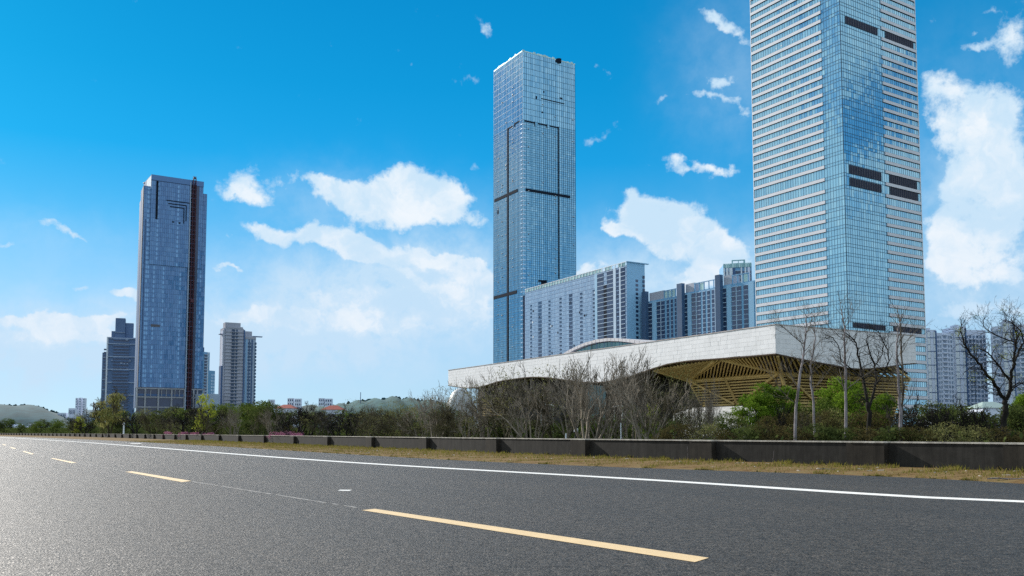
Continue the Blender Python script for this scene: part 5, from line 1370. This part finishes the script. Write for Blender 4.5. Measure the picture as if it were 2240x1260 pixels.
def leaves(name, blobs, n, size, mat, seed, droop=.0, tri=False, gap=.35):
    """many small leaf faces spread through lumpy clumps; blobs: (x,y,z,rx,ry,rz)"""
    r = np.random.RandomState(seed); nb = len(blobs); B = np.array(blobs)
    vol = (B[:, 3] * B[:, 4] * B[:, 5]) ** .75; pick = r.choice(nb, n, p=vol / vol.sum())
    d = r.normal(size=(n, 3)); d /= np.linalg.norm(d, axis=1)[:, None]
    rad = .45 + .55 * r.rand(n) ** .45
    # sub-clumps: pull the leaves of a blob towards random centres on its shell
    k = 16; cc = r.normal(size=(nb, k, 3)); cc /= np.linalg.norm(cc, axis=2)[:, :, None]
    ci = r.randint(0, k, n); dc = cc[pick, ci]; d = d * (1 - .62) + dc * .62; d /= np.maximum(.2, np.linalg.norm(d, axis=1))[:, None]
    d += r.normal(0, .16, (n, 3))
    p = B[pick, :3] + d * B[pick, 3:] * rad[:, None]
    keep = p[:, 2] > -.02; p = p[keep]; pick = pick[keep]; ci = ci[keep]; n = len(p)
    s = size * (.6 + .8 * r.rand(n))
    u = r.normal(size=(n, 3)); u /= np.linalg.norm(u, axis=1)[:, None]
    w = r.normal(size=(n, 3)); w -= (w * u).sum(1)[:, None] * u; w /= np.linalg.norm(w, axis=1)[:, None]
    if droop: u[:, 2] -= droop; 
    V = np.stack([p - u * s[:, None], p + w * (s * .45)[:, None], p + u * s[:, None], p - w * (s * .45)[:, None]], 1).reshape(-1, 3)
    ct = r.rand(nb, k); t = np.clip(ct[pick, ci] * .6 + r.rand(n) * .5, .01, 1)
    return np_mesh(name, V, np.arange(n * 4).reshape(n, 4), [mat], False, t)
def lump(seed, n, R_, H0, H1, rr, flat=.62):
    rg = random.Random(seed); o = []
    for k in range(n):
        z = H0 + (H1 - H0) * (k + .5) / n; env = math.sin(math.pi * min(.97, .18 + .72 * (z - H0) / (H1 - H0))) ** .6
        a = rg.uniform(0, 6.283); q = R_ * env * rg.uniform(.2, 1); s = rr * rg.uniform(.65, 1.25)
        o.append((q * math.cos(a), q * math.sin(a), z, s, s, s * flat))
    return o
def stem_mesh(seed, h, r=.02, n=4):
    rg = random.Random(seed); m_ = MB()
    for k in range(n):
        an = rg.uniform(0, 6.28); grow(m_, Vector((0, 0, -.02)), Vector((math.cos(an) * .3, math.sin(an) * .3, 1)).normalized(), h * .5, r, 2, DARK, rg)
    return m_
MESH = {}
def reg(kind, parts): MESH.setdefault(kind, []).append(parts)
for s in range(4):
    a, t = tree_vase(100 + s, 6, VASE, 4, .98, .72, .08, .0145)
    reg('vase_pale', [('trunk', a.mesh('trunk', [M['bark_mid']], True)), ('twigs', t.mesh('twigs', [M['bark_mid']]))])
for s in range(3):
    a, t = tree_vase(200 + s, 5, dict(DARK, rmin=.0024, rc=.6), 4, .95, .8, .09, .014)
    reg('vase_olive', [('trunk', a.mesh('trunk', [M['bark_olive']], True)), ('twigs', t.mesh('twigs', [M['bark_olive']])), ('buds', leaves('buds', lump(s, 16, .42, .25, .95, .16), 900, .010, M['leaf_olive'], s))])
for s in range(4):
    a, t = tree_vase(300 + s, 4, DARK, 4, .95, .85, .16, .024)
    reg('dark_bare', [('trunk', a.mesh('trunk', [M['bark_dark']], True)), ('twigs', t.mesh('twigs', [M['bark_dark']]))])
def bush(kind, mat, seeds, n=3000, size=.022, rr=.19, R_=.36, nb=18, H=(.06, .86), bark_='bark_dark'):
    for s in seeds:
        reg(kind, [('crown', leaves('crown', lump(s, nb, R_, H[0], H[1], rr), n, size, M[mat], s)), ('trunk', stem_mesh(s, .9, .016).mesh('trunk', [M[bark_]]))])
bush('bush_dark', 'leaf_dark', (1, 2, 3, 4), 4600, .021)
bush('bush_green', 'leaf_green', (11, 12, 13), 4600, .021, .2)
bush('bush_olive', 'leaf_olive', (21, 22, 23), 3300, .016)
bush('bush_brown', 'leaf_brown', (31, 32, 33, 34), 4200, .018)
bush('bush_bright', 'leaf_bright', (41, 42), 8500, .018, .12, .42, 30, (.25, .92))
bush('bush_pink', 'blossom', (51, 52), 1200, .03, .2, .4, 10, (.2, .85))
bush('bush_yellow', 'leaf_yellow', (61,), 900, .03, .14, .3, 10, (.25, .95))
for s in (71, 72):   # drooping willow-like tree
    a, t = tree_vase(s, 3, DARK, 4, 1.0, .45, .22, .022)
    reg('willow', [('trunk', a.mesh('trunk', [M['bark_olive']], True)), ('twigs', t.mesh('twigs', [M['bark_olive']])), ('crown', leaves('crown', lump(s, 26, .36, .3, .92, .13), 2600, .020, M['leaf_lime'], s, .8))])
KD = {'vase_pale': ('bare_tree', 'bare grey many-stemmed tree', 'tree', 'bare many-stemmed trees behind the wall'),
      'vase_olive': ('budding_tree', 'olive budding tree with fine twigs', 'tree', 'budding olive trees behind the wall'),
      'dark_bare': ('dark_bare_tree', 'dark spreading leafless tree', 'tree', 'dark leafless trees behind the wall'),
      'bush_dark': ('evergreen_tree', 'dark green rounded tree', 'tree', 'dark rounded trees'),
      'bush_green': ('green_tree', 'mid green leafy tree', 'tree', 'mid green trees'),
      'bush_olive': ('olive_tree', 'olive green feathery tree', 'tree', 'olive green trees'),
      'bush_brown': ('rust_shrub', 'rust and green leaved shrub', 'shrub', 'rust and green shrubs'),
      'bush_bright': ('bright_green_tree', 'bright green leafy tree', 'tree', 'bright green trees'),
      'bush_pink': ('blossom_shrub', 'low pink blossom shrub', 'shrub', 'pink blossom shrubs'),
      'bush_yellow': ('yellow_green_sapling', 'yellow green leafy sapling', 'tree', 'yellow green saplings'),
      'willow': ('willow_tree', 'drooping yellow olive tree', 'tree', 'drooping trees')}
LM = [(60, 'the far left hill crest'), (150, 'the hill slope'), (222, 'the slim pale towers'), (298, 'the dark slate tower'), (372, 'the unfinished tower, left half'), (452, 'the unfinished tower, right half'), (566, 'the grey residential tower'), (655, 'the left red roofed house'), (760, 'the right red roofed house'), (880, 'the small wooded ridge'), (985, 'the open sky beside the hall'),
      (1110, 'the left end of the hall'), (1240, 'the first upward wave of the fascia'), (1360, 'the low dip of the fascia'), (1480, 'the dark glazed bay'), (1600, 'the left half of the timber lattice'), (1700, 'the right half of the timber lattice'), (1800, "the hall's right facade start"), (1900, "the hall's right facade middle"), (2028, 'the right end of the hall'), (2120, 'the left white apartment tower'), (2175, 'the gap between white towers'), (9999, 'the right edge of the photo')]
REC = []
def put(kind, px, top, Y, wf=1.0, seed=None, rz=None):
    parts = MESH[kind][(seed if seed is not None else rng.randrange(99)) % len(MESH[kind])]
    h = CAMZ + (HOR - top) / F * Y; h = max(.5, h) / .95
    base = P(px, 940, Y); nm = KD[kind]
    T = thing(nm[0], None, nm[2], (base.x, base.y, -.05), None, rng.uniform(0, 6.28) if rz is None else rz)
    T.scale = (h * wf, h * wf, h)
    for (n, me) in parts:
        c = link(n, me, T)
        if n in ('twigs', 'buds'): c['kind'] = 'stuff'
    REC.append((kind, px, T, Y)); return T
def wy(px):
    return F * CAMZ / (f_wall(px) - HOR)
prof = [(-120, 918), (0, 916), (60, 921), (140, 914), (175, 908), (205, 902), (235, 893), (300, 898), (350, 893), (400, 889), (450, 888), (480, 887), (530, 880), (570, 877), (590, 886), (620, 900), (680, 897), (740, 900), (800, 897), (850, 890), (900, 887), (960, 890), (1020, 895), (1100, 900), (1250, 905), (1400, 903), (1480, 905), (1560, 903), (1700, 900), (1760, 896), (1800, 892), (1870, 886), (1930, 900), (1985, 885), (2050, 893), (2080, 884), (2130, 900), (2200, 890), (2300, 880)]
def top_at(px): return float(np.interp(px, [p[0] for p in prof], [p[1] for p in prof]))
# back row
px = -60
while px < 1010:
    wyy = wy(px); Y = wyy * 1.0 + 26 + .55 * min(wyy, 160) * rng.uniform(.8, 1.2) + (10 if px < 150 else 0)
    if px < 150: k = rng.choice(('bush_green', 'bush_dark', 'bush_green'))
    elif px < 480: k = rng.choice(('bush_olive', 'bush_olive', 'bush_dark', 'bush_green'))
    elif px < 600: k = rng.choice(('bush_green', 'bush_dark', 'bush_green'))
    else: k = rng.choice(('bush_dark', 'bush_olive', 'bush_dark', 'bush_green'))
    put(k, px + rng.uniform(-4, 4), top_at(px) + rng.uniform(-3, 6), Y, 1.15)
    px += rng.uniform(22, 34)
# front row, lower
px = -40
while px < 990:
    wyy = wy(px); Y = wyy + 7 + .1 * wyy
    k = rng.choice(('bush_dark', 'bush_olive', 'bush_olive', 'bush_brown', 'bush_dark')) if px > 150 else rng.choice(('bush_green', 'bush_dark'))
    put(k, px, 926 + rng.uniform(-9, 4), Y, 1.25); px += rng.uniform(30, 46)
# olive/dark bare trees over them
for (px, top, kind) in ((168, 905, 'vase_olive'), (186, 908, 'dark_bare'), (296, 893, 'dark_bare'), (335, 895, 'vase_olive'), (372, 893, 'vase_olive'), (408, 884, 'dark_bare'), (437, 872, 'dark_bare'), (470, 890, 'vase_olive'), (512, 893, 'vase_pale'), (565, 893, 'vase_olive'), (596, 893, 'vase_pale'), (648, 884, 'dark_bare'), (672, 882, 'dark_bare'), (706, 886, 'vase_olive'), (735, 884, 'dark_bare'), (768, 886, 'dark_bare'), (792, 878, 'vase_olive'), (818, 888, 'vase_pale'), (832, 884, 'vase_olive'), (868, 880, 'vase_olive'), (900, 873, 'vase_olive'), (925, 862, 'vase_pale')):
    put(kind, px, top, wy(px) + 5 + rng.uniform(0, 6), 1.15)
put('willow', 240, 862, wy(240) + 12, .95); put('bush_yellow', 172, 912, wy(172) + 8, .9); put('bush_yellow', 446, 864, wy(446) + 9, .7)
for (px, top) in ((368, 943), (402, 943.5), (425, 943), (455, 944), (612, 942), (630, 941), (648, 944)): put('bush_pink', px, top, wy(px) + 4, 1.5)
put('bush_green', 572, 876, 125, 1.2); put('bush_green', 545, 881, 128, 1.2); put('bush_dark', 590, 885, 120, 1.1)
# trees in front of the hall
for (px, top, kind, dy_, w) in ((954, 836, 'vase_pale', 6, .85), (1004, 842, 'vase_olive', 8, 1.1), (1060, 828, 'vase_pale', 9, 1.0), (1100, 806, 'vase_olive', 7, .95), (1168, 795, 'vase_pale', 7, 1.0), (1218, 800, 'vase_olive', 9, .95), 
                          (1288, 760, 'vase_pale', 6, 1.15), (1345, 790, 'vase_pale', 10, .9), (1418, 772, 'vase_pale', 7, .95), (1462, 800, 'vase_olive', 9, .8), (1500, 840, 'vase_olive', 8, .7), (1545, 858, 'vase_pale', 8, .6), (985, 868, 'vase_olive', 5, .9), (1135, 800, 'vase_pale', 10, 1.0), (1252, 782, 'vase_pale', 9, .9), (1318, 775, 'vase_pale', 8, .9), (1382, 782, 'vase_pale', 10, .9), (1025, 850, 'vase_pale', 6, .9), (930, 872, 'vase_olive', 8, 1)):
    put(kind, px, top, wy(px) + dy_, w)
px = 985
while px < 1490:
    k = rng.choice(('bush_dark', 'bush_olive', 'bush_dark', 'bush_green'))
    put(k, px, 915 + rng.uniform(-12, 8), wy(px) + 12 + rng.uniform(0, 4), 1.25); px += rng.uniform(30, 44)
put('bush_green', 1392, 882, 62, .8); put('bush_yellow', 1428, 884, 66, .6); put('bush_green', 1330, 905, 58, 1)
# right hand shrubs
px = 1490
while px < 2330:
    t_ = top_at(px) + rng.uniform(-4, 5)
    k = rng.choice(('bush_brown', 'bush_olive', 'bush_brown', 'bush_green')) if px < 1850 else rng.choice(('bush_brown', 'bush_brown', 'bush_dark', 'bush_dark'))
    put(k, px, t_, wy(px) + 11 + rng.uniform(0, 5), 1.05); px += rng.uniform(34, 52)
px = 1480
while px < 2330:
    put(rng.choice(('bush_dark', 'bush_brown', 'bush_brown', 'bush_olive')), px, 928 + rng.uniform(-10, 6), wy(px) + 4.5, 1.4); px += rng.uniform(44, 64)
put('bush_bright', 1688, 844, wy(1688) + 22, 1.15, 0); put('bush_bright', 1652, 868, wy(1650) + 20, .9, 1); put('bush_green', 1715, 862, wy(1715) + 24, .8); put('bush_bright', 1840, 832, wy(1840) + 26, .85, 0); put('bush_bright', 1925, 862, wy(1925) + 24, .8, 1); put('bush_green', 1880, 846, wy(1880) + 30, 1.1); put('bush_green', 1790, 868, wy(1790) + 24, 1.0); put('bush_bright', 2236, 862, wy(2236) + 26, .6, 1)
put('bush_dark', 2062, 880, wy(2062) + 15, 1.3, 2); put('bush_dark', 2100, 884, wy(2100) + 16, 1.2, 0)
for (px, top, kind, w) in ((1560, 830, 'vase_pale', .5), (1520, 850, 'vase_pale', .5), (1985, 858, 'dark_bare', .8), (2075, 862, 'dark_bare', .7), (2120, 866, 'dark_bare', .6), (2045, 880, 'dark_bare', .7), (1700, 890, 'dark_bare', .6), (1760, 880, 'vase_olive', .7), (2160, 892, 'dark_bare', .8)): put(kind, px, top, wy(px) + 8, w)

# hand shaped trees -------------------------------------------------
def limb_tree(name, lab, cat, Y, limbs, mat_lo, mat_hi, tw, seed, group=None, leafmat=None):
    rg = random.Random(seed); x0, y0 = limbs[0][0][0]; limbs = [(p_, a_ * .84, b_ * .9) for (p_, a_, b_) in limbs]; base = P(x0, 940, Y); base.z = 0; Tt = thing(name, lab, cat, base, group)
    tr, br, tg_ = MB(), MB(), MB(); ends = []
    for li, (pts, r0, r1) in enumerate(limbs):
        dep = rg.uniform(-.6, .6) if li else 0; W_ = []
        n = len(pts)
        for k, (px, py) in enumerate(pts):
            q = P(px, py, Y + dep * k / n * 2); q.z = q.z if py < 944 else 0
            W_.append(q - base)
        # refine
        R2, rr = [], []
        for k in range(n - 1):
            for j in range(3):
                u = j / 3; q = W_[k].lerp(W_[k + 1], u); s_ = r0 * .25
                R2.append(q + (Vector((rg.gauss(0, s_), rg.gauss(0, s_), rg.gauss(0, s_))) if (k or j) else Vector((0, 0, 0)))); rr.append(r0 + (r1 - r0) * (k + u) / (n - 1))
        R2.append(W_[-1]); rr.append(r1)
        (tr if li == 0 else br).tube(R2, rr, 7 if r0 > .04 else 5)
        m_ = len(R2)
        for k in range(int(m_ * tw['from']) if li == 0 else 1, m_):
            for c in range(tw['n'] + (2 if k == m_ - 1 else 0)):
                if rg.random() > tw['p']: continue
                an = rg.uniform(0, 6.283); dd = (R2[k] - R2[k - 1]).normalized(); sd = dd.cross(Vector((math.cos(an), math.sin(an), .2))).normalized()
                nd = (dd * .6 + sd * tw['side'] + Vector((0, 0, tw['up']))).normalized()
                L_ = tw['L'] * rg.uniform(.5, 1.2) * (1 - .35 * k / m_)
                grow(tg_, R2[k], nd, L_, min(rr[k] * .5, tw['r']), tw['lev'], tw['pr'], rg); ends.append(R2[k] + nd * L_)
    tr.build('trunk', M[mat_lo], Tt, True)
    if br.f: br.build('branch', M[mat_hi], Tt, True)
    if tg_.f: tg_.build('twigs', M[mat_hi], Tt)['kind'] = 'stuff'
    if leafmat and ends:
        bl = [(e.x, e.y, e.z, .16, .16, .12) for e in rg.sample(ends, min(len(ends), 26))]
        link('young_leaves', leaves('young_leaves', bl, 900, .022, M[leafmat], seed), Tt)
    return Tt
POLE = dict(n=2, p=.75, side=.75, up=.30, L=.65, r=.014, lev=2, pr=dict(jit=.14, up=.35, tap=.55, twlev=0, fat=.02, nc=[0, 3, 3], spread=.6, len=.6, rc=.6, rmin=.0035, c0=.3), **{'from': .30})
gp = 'white barked young trees right behind the wall'
limb_tree('white_barked_tree', 'leftmost white barked slender bare tree, leaning right before the timber lattice', 'tree', 34, [([(1736, 956), (1742, 890), (1750, 820), (1757, 784), (1761, 740), (1764, 708), (1763, 688)], .075, .016), ([(1744, 885), (1722, 868), (1706, 850), (1694, 828), (1676, 812)], .02, .008), ([(1746, 852), (1732, 822), (1716, 800)], .022, .01), ([(1757, 752), (1738, 738), (1716, 718), (1702, 705)], .02, .007), ([(1761, 735), (1772, 712), (1778, 690)], .018, .007)], 'bark_pale', 'bark_grey', POLE, 1, gp)
limb_tree('white_barked_tree', 'second white barked slender bare tree from the left, thinnest and straight', 'tree', 36, [([(1781, 956), (1780, 880), (1776, 840), (1774, 800), (1782, 750), (1784, 717), (1783, 695)], .062, .012), ([(1778, 850), (1796, 835), (1812, 812), (1820, 800)], .018, .007), ([(1775, 830), (1770, 800), (1776, 790)], .02, .01), ([(1778, 795), (1800, 770), (1795, 740)], .012, .006)], 'bark_pale', 'bark_grey', POLE, 2, gp)
limb_tree('white_barked_tree', 'tallest white barked bare tree, third from the left, before the striped tower', 'tree', 34.5, [([(1849, 956), (1849, 880), (1850, 803), (1848, 760), (1847, 720), (1843, 690), (1838, 664)], .075, .012), ([(1848, 855), (1840, 825), (1836, 806)], .03, .012), ([(1852, 852), (1880, 830), (1905, 812), (1925, 800)], .024, .008), ([(1849, 748), (1832, 732), (1815, 716), (1806, 706)], .016, .007), ([(1846, 720), (1860, 700), (1868, 680)], .014, .006)], 'bark_pale', 'bark_grey', POLE, 3, gp)
limb_tree('white_barked_tree', 'twin-stemmed white barked bare tree, fourth from the left, beside the dark forked one', 'tree', 34, [([(1970, 956), (1969, 900), (1966, 860), (1963, 800), (1962, 750), (1966, 715), (1972, 690)], .085, .014), ([(1972, 900), (1976, 850), (1973, 790), (1971, 743), (1968, 700), (1962, 675)], .055, .012), ([(1964, 885), (1948, 870), (1934, 855), (1926, 846)], .022, .008), ([(1975, 890), (1990, 872), (1996, 860)], .018, .007), ([(1972, 760), (1990, 738), (2004, 722)], .016, .007)], 'bark_pale', 'bark_grey', POLE, 4, gp)
FORK = dict(n=2, p=.62, side=.85, up=.22, L=.60, r=.015, lev=3, pr=dict(jit=.24, up=.25, tap=.6, twlev=0, fat=.02, nc=[0, 2, 2, 3], spread=.75, len=.62, rc=.62, rmin=.004, c0=.3), **{'from': .8})
limb_tree('dark_forked_tree', 'black gnarled bare tree between the white barked trees before the hall', 'tree', 36.5, [([(1902, 956), (1902, 905), (1898, 880)], .11, .09), ([(1898, 880), (1889, 830), (1882, 805), (1877, 775), (1873, 750), (1863, 738), (1850, 728)], .07, .02), ([(1902, 890), (1914, 845), (1917, 825), (1912, 795), (1900, 765), (1896, 740)], .065, .02), ([(1914, 842), (1935, 815), (1945, 790), (1942, 765), (1930, 745), (1922, 725)], .04, .018), ([(1889, 830), (1870, 812), (1840, 790), (1834, 755), (1822, 738), (1805, 732)], .035, .014), ([(1915, 800), (1930, 775), (1934, 750)], .03, .012)], 'bark_dark', 'bark_dark', FORK, 5, None)
limb_tree('dark_forked_tree', 'black forked tree with small yellow leaf tufts in front of the white apartment towers', 'tree', 33, [([(2197, 956), (2198, 915), (2200, 891), (2200, 876)], .13, .105), ([(2200, 876), (2187, 858), (2176, 838), (2160, 822), (2150, 806), (2136, 789), (2120, 770), (2107, 751), (2104, 730), (2102, 714)], .085, .018), ([(2176, 838), (2168, 826), (2150, 818)], .03, .012), ([(2201, 875), (2210, 850), (2213, 824), (2217, 797), (2221, 770), (2220, 748)], .085, .035), ([(2209, 832), (2190, 806), (2172, 784), (2160, 772), (2142, 762)], .05, .022), ([(2220, 748), (2200, 742), (2178, 733), (2160, 722), (2152, 714), (2150, 702)], .03, .012), ([(2216, 800), (2226, 775), (2236, 755), (2248, 735), (2255, 710)], .05, .025), ([(2213, 846), (2230, 838), (2250, 836)], .03, .012), ([(2221, 768), (2224, 735), (2218, 712), (2212, 695)], .035, .014), ([(2240, 748), (2232, 722), (2215, 708), (2200, 700)], .03, .014)], 'bark_dark', 'bark_dark', FORK, 6, None, 'leaf_yellow')

# labels for the row trees: each one named by the landmark behind it and its order there
ORD = ['first', 'second', 'third', 'fourth', 'fifth', 'sixth', 'seventh', 'eighth', 'ninth', 'tenth']
buck = {}
for (kind, px, T, Y) in REC:
    li = next(i for i, (x, _) in enumerate(LM) if px < x); buck.setdefault((kind, li), []).append((px, T))
for (kind, li), L_ in buck.items():
    L_.sort(key=lambda t: t[0])
    for i, (px, T) in enumerate(L_):
        d_ = KD[kind][1]; T['group'] = KD[kind][3]
        T['label'] = (f"{d_} below {LM[li][1]}" if len(L_) == 1 else f"{ORD[min(i, 9)]} {d_} below {LM[li][1]}")

# small things behind the wall
def pole(name, lab, cat, px, top, Y, r, mat, headfn=None):
    p = P(px, top, Y); T = thing(name, lab, cat, (p.x, p.y, 0)); mb = MB(); mb.tube([Vector((0, 0, 0)), Vector((0, 0, p.z))], [r, r * .8], 8); mb.build('post', mat, T)
    if headfn: headfn(T, p.z)
    return T
def ball(T, z):
    mb = MB(); mb.tube([Vector((0, 0, z)), Vector((0, 0, z + .1)), Vector((0, 0, z + .3)), Vector((0, 0, z + .42))], [.1, .22, .22, .08], 10); mb.build('lamp_head', M['whitemetal'], T, True)
pole('white_post', 'slim white post with a rounded head standing behind the wall at the left', 'post', 271, 929, wy(271) + 3, .16, M['whitemetal'], ball)
def lant(T, z):
    mb = MB(); mb.box(-.10, .10, -.10, .10, z, z + .20); mb.build('lantern_glass', M['whitemetal'], T); mb = MB(); mb.box(-.14, .14, -.14, .14, z + .202, z + .24); mb.box(-.12, .12, -.12, .12, z - .04, z - .002); mb.build('lantern_cap', M['shadow_gap'], T)
pole('garden_lamp', 'small black garden lamp with pale lantern just above the wall under bare trees', 'lamp', 1260, 944.5, 47, .05, M['shadow_gap'], lant)
pole('thin_white_stake', 'thin white stake behind the wall below the dark glazed bay', 'stake', 1358, 925, 45, .035, M['whitemetal'])
pole('thin_white_stake', 'thin pale stake behind the wall near the garden lamp', 'stake', 1238, 948, 44.5, .035, M['whitemetal'])

# undergrowth behind the wall: a continuous low thicket
r = np.random.RandomState(5); n = 42000
fi = 30 + r.rand(n) ** 1.5 * (len(LWd) - 60); ii = fi.astype(int); off_ = -(1.2 + r.rand(n) * 9 * (1 + fi / 200))
p = LWd[ii] + nw[ii] * off_[:, None] + r.rand(n, 2); zz = r.rand(n) * (1.0 + .004 * fi)
s = (.03 + .05 * r.rand(n)) * (1 + fi / 90); u = r.normal(size=(n, 3)); u /= np.linalg.norm(u, axis=1)[:, None]; w_ = r.normal(size=(n, 3)); w_ /= np.linalg.norm(w_, axis=1)[:, None]
c_ = np.concatenate([p, zz[:, None]], 1); V = np.stack([c_ - u * s[:, None], c_ + w_ * s[:, None] * .6, c_ + u * s[:, None], c_ - w_ * s[:, None] * .6], 1).reshape(-1, 3)
o = link('undergrowth', np_mesh('undergrowth', V, np.arange(n * 4).reshape(n, 4), [M['leaf_dark']], False, np.clip(r.rand(n), .01, 1))); tag(o, 'dark low undergrowth filling the ground behind the wall', 'undergrowth', kind='stuff')

# ================================================================== hills
def hill(name, prof_, Y, depth, col_, lab):
    n = 60; m_ = 14; xs_ = np.linspace(prof_[0][0], prof_[-1][0], n); V = []
    for i, x in enumerate(xs_):
        y = float(np.interp(x, [q[0] for q in prof_], [q[1] for q in prof_])) + rng.uniform(-.5, .5)
        pt_ = P(x, y, Y)
        for j in range(m_):
            t = j / (m_ - 1); z = pt_.z * math.sin(math.pi * min(1, .02 + t * .98)) ** .8 if 0 < j < m_ - 1 else -2
            V.append((pt_.x * (1 + (t - .5) * depth / Y * 1.0), Y + (t - .5) * depth, max(-2, z * (1 + .05 * math.sin(i * .9 + j)))))
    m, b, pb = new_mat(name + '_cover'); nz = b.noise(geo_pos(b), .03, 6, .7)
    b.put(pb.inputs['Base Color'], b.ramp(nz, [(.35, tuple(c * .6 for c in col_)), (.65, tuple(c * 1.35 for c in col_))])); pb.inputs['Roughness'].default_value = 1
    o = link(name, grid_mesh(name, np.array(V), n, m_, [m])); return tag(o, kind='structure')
hill('hills', [(-500, 905), (-250, 893), (-100, 888), (0, 887), (35, 886), (60, 887), (90, 892), (115, 900), (138, 909), (160, 925)], 2500, 700, (.016, .068, .082), None)  # blue-teal cover colour stands in for distance haze
hill('hills', [(690, 893), (730, 888), (760, 882), (800, 876), (835, 873), (865, 870), (900, 874), (960, 880), (1020, 893)], 2100, 500, (.035, .095, .095), None)  # haze of the distance is put into this teal colour too
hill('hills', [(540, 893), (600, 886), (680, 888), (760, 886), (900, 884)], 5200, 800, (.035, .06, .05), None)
# tree tops along the crests
tt = MB()
for k in range(260):
    px = rng.uniform(-60, 150) if k < 150 else rng.uniform(740, 960)
    pf = [(-100, 888), (0, 887), (35, 886), (60, 887), (90, 892), (115, 900), (150, 914)] if k < 150 else [(740, 887), (760, 882), (800, 876), (835, 873), (865, 870), (900, 874), (960, 880)]
    y = float(np.interp(px, [q[0] for q in pf], [q[1] for q in pf])) + rng.uniform(0, 3); Y = 2500 if k < 150 else 2100; q = P(px, y, Y); s_ = rng.uniform(2, 5)
    tt.tube([q + Vector((0, 0, -s_ * 2)), q, q + Vector((0, 0, s_))], [s_ * .9, s_, s_ * .3], 5)
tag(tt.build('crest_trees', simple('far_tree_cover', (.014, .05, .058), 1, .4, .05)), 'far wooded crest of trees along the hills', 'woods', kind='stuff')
T = thing('radio_mast', 'thin lattice mast on the small wooded ridge above the bare trees', 'mast'); q0 = P(788, 873, 2000); q1 = P(789, 858, 2000); mb = MB(); mb.bar((q0.x, q0.y, 0), q1, 1.2, 1.2); mb.build('mast', M['slate'], T)

# ================================================================== haze
HAZE = 0
if HAZE:
    mb = MB(); mb.box(-5200, 5200, -150, 6600, -4.0, 420.0); hz = mb.build('haze', [], None)
    m = bpy.data.materials.new('pale_air'); m.use_nodes = True; nt_ = m.node_tree; nt_.nodes.clear()
    vp = nt_.nodes.new('ShaderNodeVolumePrincipled'); vp.inputs['Color'].default_value = (.82, .92, 1, 1); vp.inputs['Density'].default_value = HAZE; vp.inputs['Anisotropy'].default_value = .2
    mo = nt_.nodes.new('ShaderNodeOutputMaterial'); nt_.links.new(vp.outputs[0], mo.inputs['Volume']); hz.data.materials.append(m); tag(hz, kind='stuff')
